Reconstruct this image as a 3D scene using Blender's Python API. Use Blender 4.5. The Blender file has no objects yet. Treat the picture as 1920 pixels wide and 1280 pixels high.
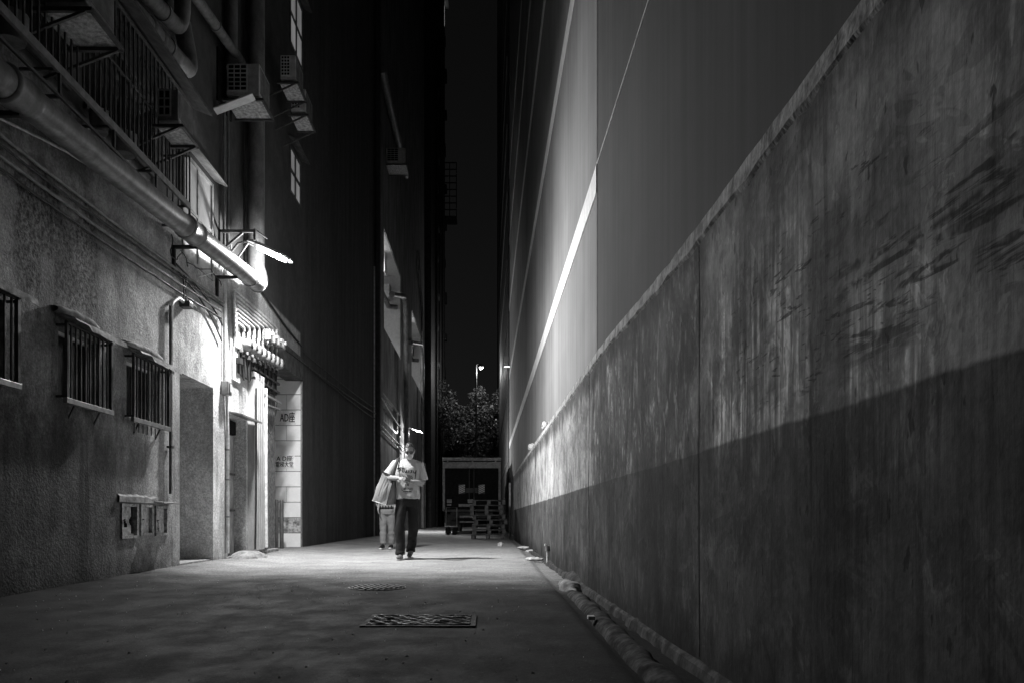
import bpy, bmesh, math, random
from mathutils import Vector, Matrix, noise as mnoise
from mathutils.bvhtree import BVHTree
R = math.radians
random.seed(7)

# ------------------------------------------------------------------ camera
S = bpy.context.scene
COL = S.collection
F = 1400.0            # focal length in photograph pixels (1920 wide)
VX, VY, CH = 910.0, 972.0, 0.58   # vanishing point of the alley, camera height
cd = bpy.data.cameras.new('camera'); cam = bpy.data.objects.new('camera', cd); COL.objects.link(cam)
cam.location = (0, 0, CH); cam.rotation_euler = (R(90), 0, 0)
cd.sensor_width = 36; cd.lens = F / 1920 * 36
cd.shift_x = (960 - VX) / 1920; cd.shift_y = (VY - 640) / 1920
cd.clip_start = .02; cd.clip_end = 2000
S.camera = cam
# ------------------------------------------------------------------ night sky, exposure
W = bpy.data.worlds.new('World'); S.world = W; W.use_nodes = True
nt = W.node_tree; nt.nodes.clear()
sky = nt.nodes.new('ShaderNodeTexSky'); sky.sky_type = 'NISHITA'; sky.sun_disc = False
sky.sun_elevation = R(2); sky.sun_rotation = R(150)
bw = nt.nodes.new('ShaderNodeRGBToBW'); bg = nt.nodes.new('ShaderNodeBackground'); ow = nt.nodes.new('ShaderNodeOutputWorld')
bg.inputs['Strength'].default_value = 0.0042
nt.links.new(sky.outputs[0], bw.inputs[0]); nt.links.new(bw.outputs[0], bg.inputs[0]); nt.links.new(bg.outputs[0], ow.inputs[0])
S.view_settings.view_transform = 'Standard'; S.view_settings.look = 'None'
S.view_settings.exposure = 0; S.view_settings.gamma = 1
LAMP_W = 780.0
S.cycles.sample_clamp_indirect = 3.0; S.cycles.max_bounces = 5; S.cycles.diffuse_bounces = 4; S.cycles.glossy_bounces = 2; S.cycles.caustics_reflective = False; S.cycles.caustics_refractive = False
# ------------------------------------------------------------------ helpers
def P(px, py, X):                 # point on the wall plane x = X seen at a photograph position
    Y = X * F / (px - VX); return Vector((X, Y, CH + (VY - py) / F * Y))
def D(px, py, Y): return Vector(((px - VX) / F * Y, Y, CH + (VY - py) / F * Y))
def G(px, py): return D(px, py, CH * F / (py - VY))

class NT:                         # small node-tree writer, grey values only
    def __init__(s, name):
        s.m = bpy.data.materials.new(name); s.m.use_nodes = True
        s.t = s.m.node_tree; s.t.nodes.clear()
        s.out = s.n('ShaderNodeOutputMaterial'); s.b = s.n('ShaderNodeBsdfPrincipled')
        s.t.links.new(s.b.outputs[0], s.out.inputs[0]); s.cache = {}
    def n(s, t): return s.t.nodes.new(t)
    def put(s, v, sock):
        if isinstance(v, (int, float)): sock.default_value = v
        else: s.t.links.new(v, sock)
    def pos(s, world=True):
        k = 'w' if world else 'o'
        if k not in s.cache:
            s.cache[k] = s.n('ShaderNodeNewGeometry').outputs['Position'] if world else s.n('ShaderNodeTexCoord').outputs['Object']
        return s.cache[k]
    def xyz(s, world=True):
        k = 'xyz%s' % world
        if k not in s.cache:
            q = s.n('ShaderNodeSeparateXYZ'); s.t.links.new(s.pos(world), q.inputs[0]); s.cache[k] = q.outputs
        return s.cache[k]
    def noise(s, scale, detail=4, rough=.55, world=True, off=(0, 0, 0), dist=0):
        mp = s.n('ShaderNodeMapping'); mp.inputs['Scale'].default_value = scale if hasattr(scale, '__len__') else (scale,) * 3
        mp.inputs['Location'].default_value = off
        s.t.links.new(s.pos(world), mp.inputs[0])
        q = s.n('ShaderNodeTexNoise'); q.inputs['Scale'].default_value = 1; q.inputs['Detail'].default_value = min(detail, 4)
        q.inputs['Roughness'].default_value = rough; q.inputs['Distortion'].default_value = dist
        s.t.links.new(mp.outputs[0], q.inputs['Vector']); return q.outputs[0]
    def math(s, op, a, b=0):
        q = s.n('ShaderNodeMath'); q.operation = op; s.put(a, q.inputs[0]); s.put(b, q.inputs[1]); return q.outputs[0]
    def mul(s, a, b): return s.math('MULTIPLY', a, b)
    def add(s, a, b): return s.math('ADD', a, b)
    def step(s, v, a, b, lo=0., hi=1.):      # smooth ramp lo..hi while v goes a..b
        q = s.n('ShaderNodeMapRange'); q.interpolation_type = 'SMOOTHSTEP'
        s.put(v, q.inputs[0])
        if b < a: a, b, lo, hi = b, a, hi, lo
        q.inputs[1].default_value = a; q.inputs[2].default_value = b
        s.put(lo, q.inputs[3]); s.put(hi, q.inputs[4]); return q.outputs[0]
    def mix(s, f, a, b):                      # a where f=0, b where f=1
        q = s.n('ShaderNodeMix'); q.data_type = 'FLOAT'
        s.put(f, q.inputs[0]); s.put(a, q.inputs[2]); s.put(b, q.inputs[3]); return q.outputs[0]
    def band(s, v, a, b, w):                  # 1 inside a..b with soft edges
        return s.mul(s.step(v, a - w, a + w), s.step(v, b - w, b + w, 1., 0.))
    def bump(s, h, strength=.5, dist=.01):
        q = s.n('ShaderNodeBump'); q.inputs['Strength'].default_value = strength; q.inputs['Distance'].default_value = dist
        s.put(h, q.inputs['Height'])
        if 'bump' in s.cache: s.t.links.new(s.cache['bump'], q.inputs['Normal'])
        s.cache['bump'] = q.outputs[0]; s.t.links.new(q.outputs[0], s.b.inputs['Normal'])
    def done(s, col, rough=.8, spec=.3, metal=0.):
        s.put(col, s.b.inputs['Base Color']) if not isinstance(col, (int, float)) else setattr(s.b.inputs['Base Color'], 'default_value', (col, col, col, 1))
        s.put(rough, s.b.inputs['Roughness']); s.b.inputs['Specular IOR Level'].default_value = spec
        s.put(metal, s.b.inputs['Metallic']); return s.m

MATS = {}
def M(name, v=.3, rough=.6, spec=.3, metal=0., var=.25, sc=9., stretch=1., bump=.25, bsc=60.):
    """plain worn grey surface"""
    if name in MATS: return MATS[name]
    t = NT(name)
    a = t.noise((sc, sc, sc * stretch), 5, .6, world=False)
    b = t.noise(sc * 5, 3, .6, world=False, off=(3, 1, 7))
    f = t.mul(t.step(a, .3, .7, 1 - var, 1 + var), t.step(b, .3, .7, 1 - var * .4, 1 + var * .4))
    t.bump(t.noise(bsc, 3, .6, world=False), bump, .004)
    MATS[name] = t.done(t.mul(f, v), t.step(a, .3, .7, min(1, rough + .12), max(.05, rough - .12)), spec, metal)
    return MATS[name]
def EM(name, v, strength):
    if name in MATS: return MATS[name]
    t = NT(name); t.done(v, .4)
    t.b.inputs['Emission Color'].default_value = (1, 1, 1, 1); t.b.inputs['Emission Strength'].default_value = strength
    t.m.cycles.emission_sampling = 'NONE'
    MATS[name] = t.m; return t.m

class MB:
    """collects vertices and faces of ONE part"""
    def __init__(s): s.v = []; s.f = []; s.smooth = []
    def raw(s, vs, fs, smooth=False):
        o = len(s.v); s.v += [tuple(v) for v in vs]; s.f += [tuple(i + o for i in f) for f in fs]; s.smooth += [smooth] * len(fs); return s
    def box(s, a, b, bev=0.):
        x0, y0, z0 = [min(p, q) for p, q in zip(a, b)]; x1, y1, z1 = [max(p, q) for p, q in zip(a, b)]
        vs = [(x, y, z) for z in (z0, z1) for y in (y0, y1) for x in (x0, x1)]
        if bev <= 0:
            return s.raw(vs, [(0, 2, 3, 1), (4, 5, 7, 6), (0, 1, 5, 4), (2, 6, 7, 3), (0, 4, 6, 2), (1, 3, 7, 5)])
        bm = bmesh.new(); q = [bm.verts.new(v) for v in vs]
        for f in [(0, 2, 3, 1), (4, 5, 7, 6), (0, 1, 5, 4), (2, 6, 7, 3), (0, 4, 6, 2), (1, 3, 7, 5)]: bm.faces.new([q[i] for i in f])
        bmesh.ops.bevel(bm, geom=bm.edges[:], offset=bev, segments=2, profile=.5, affect='EDGES')
        bm.verts.index_update(); s.raw([v.co[:] for v in bm.verts], [[v.index for v in f.verts] for f in bm.faces]); bm.free(); return s
    def bar(s, a, b, w, h=None, up=(0, 0, 1)):       # rectangular bar between two points
        a = Vector(a); b = Vector(b); h = h or w; d = (b - a).normalized(); u = Vector(up)
        if abs(d.dot(u)) > .95: u = Vector((1, 0, 0))
        x = d.cross(u).normalized(); y = x.cross(d)
        vs = [p + x * sx * w / 2 + y * sy * h / 2 for p in (a, b) for sx, sy in ((-1, -1), (1, -1), (1, 1), (-1, 1))]
        return s.raw(vs, [(3, 2, 1, 0), (4, 5, 6, 7), (0, 1, 5, 4), (1, 2, 6, 5), (2, 3, 7, 6), (3, 0, 4, 7)])
    def tube(s, pts, r, n=10, cap=True, ry=None):
        pts = [Vector(p) for p in pts]; k = len(pts); rr = r if hasattr(r, '__len__') else [r] * k
        ryy = ry if hasattr(ry, '__len__') else ([ry] * k if ry else rr)
        vs = []; prev = None
        for i, p in enumerate(pts):
            d = (pts[min(i + 1, k - 1)] - pts[max(i - 1, 0)]).normalized()
            if prev is None:
                u = Vector((0, 0, 1)) if abs(d.z) < .9 else Vector((0, 1, 0)); x = d.cross(u).normalized()
            else: x = (prev - d * prev.dot(d)).normalized()
            prev = x; y = x.cross(d)
            vs += [p + x * math.cos(2 * math.pi * j / n) * rr[i] + y * math.sin(2 * math.pi * j / n) * ryy[i] for j in range(n)]
        fs = [(i * n + j, i * n + (j + 1) % n, (i + 1) * n + (j + 1) % n, (i + 1) * n + j) for i in range(k - 1) for j in range(n)]
        s.raw(vs, fs, True)
        if cap: s.raw(vs[:n], [tuple(range(n - 1, -1, -1))]); s.raw(vs[-n:], [tuple(range(n))])
        return s
    def ell(s, c, r, n=14, m=9, rot=None, keep=None):
        c = Vector(c); vs = []; fs = []
        for i in range(m + 1):
            a = math.pi * i / m
            for j in range(n):
                b = 2 * math.pi * j / n
                p = Vector((math.sin(a) * math.cos(b), math.sin(a) * math.sin(b), math.cos(a)))
                vs.append(p)
        for i in range(m):
            for j in range(n):
                f = (i * n + j, i * n + (j + 1) % n, (i + 1) * n + (j + 1) % n, (i + 1) * n + j)[::-1]
                if keep and not keep(sum((vs[q] for q in f), Vector()) / 4): continue
                fs.append(f)
        o = []
        for p in vs:
            q = Vector((p.x * r[0], p.y * r[1], p.z * r[2]))
            if rot: q = rot @ q
            o.append(c + q)
        return s.raw(o, fs, True)
    def mesh(s, name, off=(0, 0, 0)):
        me = bpy.data.meshes.new(name); o = Vector(off)
        me.from_pydata([Vector(v) - o for v in s.v], [], s.f); me.update()
        me.polygons.foreach_set('use_smooth', s.smooth); return me
    def build(s, name, mat, parent=None, world=True, at=None):
        """link as one mesh object; vertices are world coordinates (or local to the parent with world=False)"""
        if parent is not None:
            base = parent
            off = Vector((0, 0, 0))
            while base is not None: off += base.location; base = base.parent
            if not world: off = Vector((0, 0, 0))
            o = bpy.data.objects.new(name, s.mesh(name, off)); o.parent = parent
        else:
            at = Vector(at) if at is not None else Vector((0, 0, 0))
            o = bpy.data.objects.new(name, s.mesh(name, at if world else (0, 0, 0))); o.location = at
        COL.objects.link(o)
        if mat: o.data.materials.append(mat)
        return o
def tag(o, label=None, cat=None, group=None, kind=None):
    if label: o['label'] = label
    if cat: o['category'] = cat
    if group: o['group'] = group
    if kind: o['kind'] = kind
    return o
def thing(name, label, cat, loc, group=None):
    o = bpy.data.objects.new(name, None); COL.objects.link(o); o.location = loc; o.empty_display_size = .1
    return tag(o, label, cat, group)
def copy_tree(o, parent=None):
    c = o.copy(); COL.objects.link(c); c.parent = parent
    for ch in [x for x in o.children]: copy_tree(ch, c)
    return c
def link_copy(o, parent, loc):     # one more piece that shares mesh data
    c = o.copy(); COL.objects.link(c); c.parent = parent; c.location = loc; return c
def remesh(o, voxel, smooth=2):
    m = o.modifiers.new('r', 'REMESH'); m.mode = 'VOXEL'; m.voxel_size = voxel; m.use_smooth_shade = True
    if smooth:
        q = o.modifiers.new('s', 'SMOOTH'); q.factor = .5; q.iterations = smooth
    dg = bpy.context.evaluated_depsgraph_get(); me = bpy.data.meshes.new_from_object(o.evaluated_get(dg))
    mats = list(o.data.materials); o.modifiers.clear(); o.data = me
    me.materials.clear()
    for x in mats: me.materials.append(x)
    return o
def arc(p0, p1, p2, n=6):          # bent pipe corner p0 -> p1 -> p2
    p0, p1, p2 = Vector(p0), Vector(p1), Vector(p2)
    return [p0 * (1 - t) ** 2 + p1 * 2 * t * (1 - t) + p2 * t * t for t in [i / n for i in range(n + 1)]]
def sag(a, b, d=.03, n=8, jit=.004):
    a = Vector(a); b = Vector(b); o = []
    for i in range(n + 1):
        t = i / n; p = a.lerp(b, t); p.z -= d * 4 * t * (1 - t)
        if 0 < i < n: p += Vector((0, 0, random.uniform(-jit, jit)))
        o.append(p)
    return o
def wall_mb(X, y0, y1, z0, z1, holes, depth=.25, into=-1, floor=True):
    """wall face on x = X with rectangular openings and their reveals; into = direction of the wall's body"""
    mb = MB()
    ys = sorted({y0, y1, *[h[0] for h in holes], *[h[1] for h in holes]}); zs = sorted({z0, z1, *[h[2] for h in holes], *[h[3] for h in holes]})
    ys = [y for y in ys if y0 <= y <= y1]; zs = [z for z in zs if z0 <= z <= z1]
    for a, b in zip(ys, ys[1:]):
        for c, d in zip(zs, zs[1:]):
            if any(h[0] <= a and b <= h[1] and h[2] <= c and d <= h[3] for h in holes): continue
            q = [(X, a, c), (X, b, c), (X, b, d), (X, a, d)]
            mb.raw(q, [(0, 1, 2, 3) if into < 0 else (3, 2, 1, 0)])
    for h in holes:
        a, b, c, d = h[:4]; dp = h[4] if len(h) > 4 else depth; Xi = X + into * dp
        rs = [[(X, a, d), (X, b, d), (Xi, b, d), (Xi, a, d)], [(X, a, c), (X, a, d), (Xi, a, d), (Xi, a, c)], [(X, b, d), (X, b, c), (Xi, b, c), (Xi, b, d)]]
        if c > z0: rs.append([(X, b, c), (X, a, c), (Xi, a, c), (Xi, b, c)])
        for r in rs: mb.raw(r, [(0, 1, 2, 3)])
    Xb = X + into * 6.0     # body of the building: ends, back and roof
    for y in (y0, y1): mb.raw([(X, y, z0), (X, y, z1), (Xb, y, z1), (Xb, y, z0)], [(0, 1, 2, 3)])
    mb.raw([(X, y0, z1), (X, y1, z1), (Xb, y1, z1), (Xb, y0, z1)], [(0, 1, 2, 3)])
    mb.raw([(Xb, y0, z0), (Xb, y1, z0), (Xb, y1, z1), (Xb, y0, z1)], [(0, 1, 2, 3)])
    return mb
# ------------------------------------------------------------------ surface materials of the setting
def mat_ground():
    t = NT('worn_concrete_ground'); x, y, z = t.xyz()
    big = t.noise((.7, .55, 1), 5, .6); mid = t.noise((3.2, 2.2, 1), 6, .65, off=(4, 2, 0)); fine = t.noise((38, 30, 1), 5, .7)
    strk = t.noise((.8, 7, 1), 4, .6, off=(1, 9, 0)); grit = t.noise((160, 160, 1), 2, .6)
    wy = t.add(t.add(y, t.mul(x, .25)), t.mul(t.add(t.noise((.9, .9, 1), 5, .65, off=(6, 2, 0)), -.5), 3.0))
    tar = t.step(wy, 5.6, 8.6, 1., 0.)  # tarmac near the camera, its tone lowered to paint in the light's falloff
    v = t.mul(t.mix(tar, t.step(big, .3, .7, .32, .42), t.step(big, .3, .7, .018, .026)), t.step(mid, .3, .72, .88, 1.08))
    v = t.mul(v, t.step(strk, .35, .65, .88, 1.08)); v = t.mul(v, t.step(fine, .3, .7, .65, 1.3)); v = t.mul(v, t.step(grit, .3, .75, .6, 1.45))
    v = t.mul(v, t.step(t.noise((55, 55, 1), 2, .5, off=(7, 7, 0)), .66, .72, 1., 3.0))          # pale chips of grit
    v = t.mul(v, t.step(t.noise((9, 6, 1), 3, .6, off=(2, 8, 0)), .66, .72, 1., .45))            # old gum and oil spots
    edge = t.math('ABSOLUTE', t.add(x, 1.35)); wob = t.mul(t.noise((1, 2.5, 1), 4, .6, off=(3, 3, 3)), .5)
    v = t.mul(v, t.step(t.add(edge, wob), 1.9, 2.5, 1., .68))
    t.bump(t.noise((70, 70, 70), 4, .7), .55, .006); t.bump(t.noise((6, 5, 6), 4, .6), .2, .012)
    return t.done(v, t.step(mid, .3, .7, .95, .75), .12)
def mat_left():
    t = NT('stained_rough_plaster'); x, y, z = t.xyz()
    st = t.noise((1, 4.5, .7), 5, .6, dist=.4); big = t.noise((1.6, 1.6, 1.4), 5, .62, off=(2, 2, 2), dist=.5)
    spk = t.noise((42, 42, 36), 3, .65); ag = t.noise((95, 95, 80), 2, .6); mot = t.noise((11, 11, 8), 4, .65, off=(1, 5, 1))
    v = t.mul(t.step(st, .28, .72, .42, .62), t.step(big, .3, .7, .68, 1.15)); v = t.mul(v, t.step(mot, .3, .7, .82, 1.12))
    v = t.mul(v, t.step(spk, .3, .72, .70, 1.2)); v = t.mul(v, t.step(ag, .3, .7, .8, 1.15))
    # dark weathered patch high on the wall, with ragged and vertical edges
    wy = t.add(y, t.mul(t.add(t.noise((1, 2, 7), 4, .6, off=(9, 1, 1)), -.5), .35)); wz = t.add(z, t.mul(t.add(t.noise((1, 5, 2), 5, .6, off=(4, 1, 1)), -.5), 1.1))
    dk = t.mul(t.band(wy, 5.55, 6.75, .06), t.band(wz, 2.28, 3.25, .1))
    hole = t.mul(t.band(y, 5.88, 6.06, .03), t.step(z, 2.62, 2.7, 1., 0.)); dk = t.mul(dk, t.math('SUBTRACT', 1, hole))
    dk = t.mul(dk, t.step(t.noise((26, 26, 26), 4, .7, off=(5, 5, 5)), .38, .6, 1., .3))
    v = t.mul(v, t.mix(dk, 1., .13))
    soil = t.mul(t.step(wy, 6.3, 8.3, 1., 0.), t.step(big, .35, .6, 1., .5)); v = t.mul(v, t.mix(soil, 1., .5))  # soiling, with the falloff from the lamp painted in
    foot = t.mul(t.step(t.add(z, t.mul(t.add(mot, -.5), .5)), 1.1, 1.9, 1., 0.), t.step(wy, 6.4, 8.2, 1., 0.)); v = t.mul(v, t.mix(foot, 1., .32)); v = t.mul(v, t.mix(t.band(t.add(y, t.mul(t.add(mot, -.5), .6)), 9.1, 12.4, .25), 1., 1.4))  # stains and awning shade painted low; lamp wash painted as a brighter pillar band
    # damp grime rising from the ground and dark vertical runs
    g = t.add(z, t.mul(t.noise((1, 3, 2), 5, .6, off=(1, 7, 3)), .9)); v = t.mul(v, t.step(g, .35, .85, .45, 1.))
    run = t.mul(t.step(t.noise((1, 6, .5), 4, .6, off=(8, 8, 8)), .55, .66), t.step(z, 1.1, 1.7, 1., 0.)); v = t.mul(v, t.mix(run, 1., .55))
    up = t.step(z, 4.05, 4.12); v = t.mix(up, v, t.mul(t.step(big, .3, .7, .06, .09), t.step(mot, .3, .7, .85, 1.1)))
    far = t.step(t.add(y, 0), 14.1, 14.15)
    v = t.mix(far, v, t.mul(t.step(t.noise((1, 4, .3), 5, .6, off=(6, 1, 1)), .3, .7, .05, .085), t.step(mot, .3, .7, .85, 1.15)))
    t.bump(t.mul(t.add(spk, t.mul(ag, .6)), t.mix(t.math('MAXIMUM', up, far), 1., .3)), 1., .011); t.bump(mot, .4, .022); t.bump(big, .4, .06)
    return t.done(v, .88, .2)
def mat_right():
    t = NT('streaked_two_tone_concrete'); x, y, z = t.xyz()
    wob = t.mul(t.add(t.noise((1, 3, 3), 5, .7, off=(0, 3, 0)), -.5), .03)
    low = t.step(t.add(z, wob), .838, .852, 1., 0.)
    s1 = t.noise((1, 8, .4), 5, .62, dist=.3); s2 = t.noise((1, 38, 2.2), 4, .65, off=(0, 2, 5)); big = t.noise((1, 1.5, 1.3), 5, .65, off=(3, 3, 0), dist=.8)
    mot = t.noise((7, 7, 6), 4, .68, off=(1, 1, 6), dist=.4); gr = t.noise((45, 45, 38), 3, .65)
    v = t.mix(low, .45, .12)
    v = t.mul(v, t.step(s1, .28, .72, .78, 1.12)); v = t.mul(v, t.mix(low, t.step(s2, .3, .7, .84, 1.12), t.step(s2, .3, .7, .93, 1.06))); v = t.mul(v, t.step(big, .3, .7, .5, 1.3)); v = t.mul(v, t.step(mot, .28, .72, .72, 1.2)); v = t.mul(v, t.step(gr, .3, .7, .84, 1.12))
    peel = t.step(t.noise((2.2, 2.6, 2.2), 4, .7, off=(5, 3, 8), dist=1.2), .52, .535); v = t.mul(v, t.mix(peel, 1., .74))
    peel2 = t.step(t.noise((4.2, 4.6, 3.6), 4, .72, off=(1, 8, 2), dist=1.5), .60, .615); v = t.mul(v, t.mix(peel2, 1., 1.4))
    scr = t.step(t.noise((1, 70, 7), 2, .5, off=(3, 3, 3)), .70, .74); v = t.mul(v, t.mix(scr, 1., 1.35))
    drip = t.mul(t.step(t.noise((1, 15, .3), 4, .6, off=(4, 4, 9)), .56, .64), t.step(t.noise((1, 1.2, 1.2), 3, .6, off=(9, 0, 0)), .4, .6)); v = t.mul(v, t.mix(drip, 1., .6))
    # stretch of old dark water staining on the middle panels, mostly above the paint line
    wy = t.add(y, t.mul(t.add(t.noise((1, 3, 4), 5, .65, off=(4, 4, 4)), -.5), 1.6))
    dk = t.mul(t.band(wy, 2.9, 5.9, .3), t.step(low, 0., 1., 1., .25)); v = t.mul(v, t.mix(dk, 1., .38))
    rubbed = t.mul(dk, t.step(t.noise((1, 15, 5), 5, .7, off=(2, 1, 7), dist=.5), .54, .64)); v = t.mul(v, t.mix(rubbed, 1., 3.0))
    # one dark streaked strip beside a joint, and paler stretches either side: patches of light painted in
    sy = t.add(y, t.mul(t.add(t.noise((1, 2, 5), 5, .6, off=(5, 2, 1)), -.5), .10))
    v = t.mul(v, t.mix(t.mul(t.band(sy, 1.73, 1.93, .02), t.step(z, 1.42, 1.3)), 1., .5))
    for jy in (1.94, 2.96, 6.1): v = t.mul(v, t.mix(t.mul(t.band(sy, jy - .016, jy + .012, .008), t.step(mot, .3, .55)), 1., .45))
    worn = t.mul(t.step(s2, .4, .62), t.step(mot, .35, .6))  # ragged mask for the painted patches of light
    v = t.mul(v, t.mix(t.mul(t.mul(t.band(sy, 1.98, 2.75, .15), t.band(z, .78, 1.34, .2)), worn), 1., 3.2))
    v = t.mul(v, t.mix(t.mul(t.mul(t.band(sy, 1.42, 1.74, .08), t.band(z, .66, 1.08, .1)), worn), 1., 2.6))
    v = t.mul(v, t.mix(t.mul(t.band(wy, 6.3, 9.6, .9), t.math('SUBTRACT', 1, low)), 1., 1.08))  # stretch opposite the lamp brightened: its light painted into the tone
    # scrapes left by vehicles: dark marks drawn along the wall
    sc = t.noise((1, 3.4, 30), 4, .65, off=(1, 1, 4), dist=.5); sc2 = t.noise((1, 9, 55), 4, .65, off=(6, 1, 2), dist=.6); br = t.noise((1, 5, 6), 4, .7, off=(2, 7, 7))
    zt = t.add(z, t.mul(y, .035))
    m1 = t.mul(t.mul(t.band(zt, 1.0, 1.3, .05), t.band(sy, .9, 1.76, .1)), t.mul(t.step(sc, .50, .57), t.step(br, .40, .52)))
    m2 = t.mul(t.mul(t.band(zt, .98, 1.46, .05), t.band(sy, 1.4, 2.6, .2)), t.mul(t.step(sc2, .56, .63), t.step(br, .46, .54)))
    m3 = t.mul(t.band(zt, 1.168, 1.182, .008), t.band(sy, 1.15, 1.75, .02)); m3 = t.mul(m3, t.step(t.noise((1, 20, 40), 3, .6), .42, .55))
    v = t.mul(v, t.mix(t.math('MAXIMUM', t.math('MAXIMUM', m1, m2), m3), 1., .25))
    ch = t.mul(t.step(t.noise((1, 24, 9), 3, .6, off=(3, 9, 1)), .65, .69), t.step(z, .1, .4)); v = t.mul(v, t.mix(ch, 1., .38))
    # grime under the coping and at the foot
    tz = t.add(z, t.mul(t.add(t.noise((1, 5, 3), 5, .65, off=(7, 1, 1)), -.5), .35)); v = t.mul(v, t.step(tz, 1.54, 1.70, 1., .35))
    fz = t.add(z, t.mul(t.add(t.noise((1, 9, 3), 5, .65, off=(2, 6, 1)), -.5), .5)); v = t.mul(v, t.step(fz, .02, .3, .4, 1.))
    t.bump(gr, .3, .004); t.bump(mot, .25, .008); t.bump(s2, .3, .005); t.bump(t.noise((3, 3, 3), 3, .5), .3, .03); t.bump(ch, -.8, .008)
    return t.done(v, .85, .12)
def mat_cope():
    t = NT('chipped_coping_plaster'); x, y, z = t.xyz()
    a = t.noise((6, 9, 9), 6, .7); b = t.noise((20, 60, 14), 4, .65)
    v = t.mul(t.step(a, .35, .62, .16, .5), t.step(b, .3, .7, .65, 1.25))
    t.bump(a, .8, .015); t.bump(b, .5, .006); return t.done(v, .85, .2)
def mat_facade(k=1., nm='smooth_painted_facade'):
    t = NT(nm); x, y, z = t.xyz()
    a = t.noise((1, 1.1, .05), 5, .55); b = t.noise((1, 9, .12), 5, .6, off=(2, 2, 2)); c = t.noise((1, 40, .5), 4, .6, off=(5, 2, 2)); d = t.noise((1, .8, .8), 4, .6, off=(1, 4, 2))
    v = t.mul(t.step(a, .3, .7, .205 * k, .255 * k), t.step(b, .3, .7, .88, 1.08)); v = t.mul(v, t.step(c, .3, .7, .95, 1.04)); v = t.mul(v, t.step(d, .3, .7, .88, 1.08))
    t.bump(b, .1, .01); t.bump(t.noise((25, 25, 25), 4, .6), .12, .004); return t.done(v, .85, .08)
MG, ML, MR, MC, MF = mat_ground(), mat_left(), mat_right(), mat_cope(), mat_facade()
MF2 = mat_facade(.39, 'shaded_painted_facade')  # darker copy for the near panel: weak lamp light painted in
WHITE = M('white_paint', .82, .5, .35, var=.12); PVC = M('grey_painted_pipe', .17, .42, .45, var=.3, stretch=.4); STEEL = M('dirty_galvanised_steel', .3, .45, .5, .5)
DARK = M('black_painted_iron', .035, .5, .35); RUST = M('dull_dark_metal', .09, .6, .35, .3); CONC = M('bare_concrete', .3, .85, .2, var=.45, bump=.7, bsc=35)
CAB = M('black_cable', .03, .55, .4); CABG = M('pale_conduit', .75, .45, .35); BEIGE = M('aged_pale_plastic', .5, .5, .35, var=.2); TILE = M('glazed_wall_tile', .88, .25, .5, var=.06, bump=.05)
BLACK = M('dark_void', .012, .9, .1); GLASSD = M('dark_window_glass', .02, .12, .6, var=.1, bump=.03); WOOD = M('weathered_grey_wood', .2, .8, .2, var=.5, sc=5, stretch=6, bump=.6)

# ------------------------------------------------------------------ ground
def gz(x, y):
    e = max(0., min(1., (-2.6 - x) / .9)); e = e * e * (3 - 2 * e) * max(0., min(1., (y - 4.5) / 3.5)) * .045
    k = max(0., min(1., (x - .50 - min(y, 16) * .011) / .05)) * (1 if -9 < y < 26 else 0) * -.035
    near = 1 if -6 < x < 1.5 and -9 < y < 40 else 0
    return e + k + near * (.010 * mnoise.noise(Vector((x * .9, y * .5, 0))) + .004 * mnoise.noise(Vector((x * 3, y * 2, 5))))
xs = [-300, -60, -9] + [-6 + .1 * i for i in range(64)] + [.4 + .035 * i for i in range(17)] + [1.1, 1.5, 9, 60, 300]
ys = [-200, -40, -9] + [-8 + i for i in range(8)] + [.12 * i for i in range(130)] + [15.7 + .5 * i for i in range(50)] + [42, 60, 120, 400]
mb = MB(); nx = len(xs)
mb.raw([(x, y, gz(x, y)) for y in ys for x in xs], [(j * nx + i, j * nx + i + 1, (j + 1) * nx + i + 1, (j + 1) * nx + i) for j in range(len(ys) - 1) for i in range(nx - 1)], True)
tag(mb.build('ground', MG), kind='structure')

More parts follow.
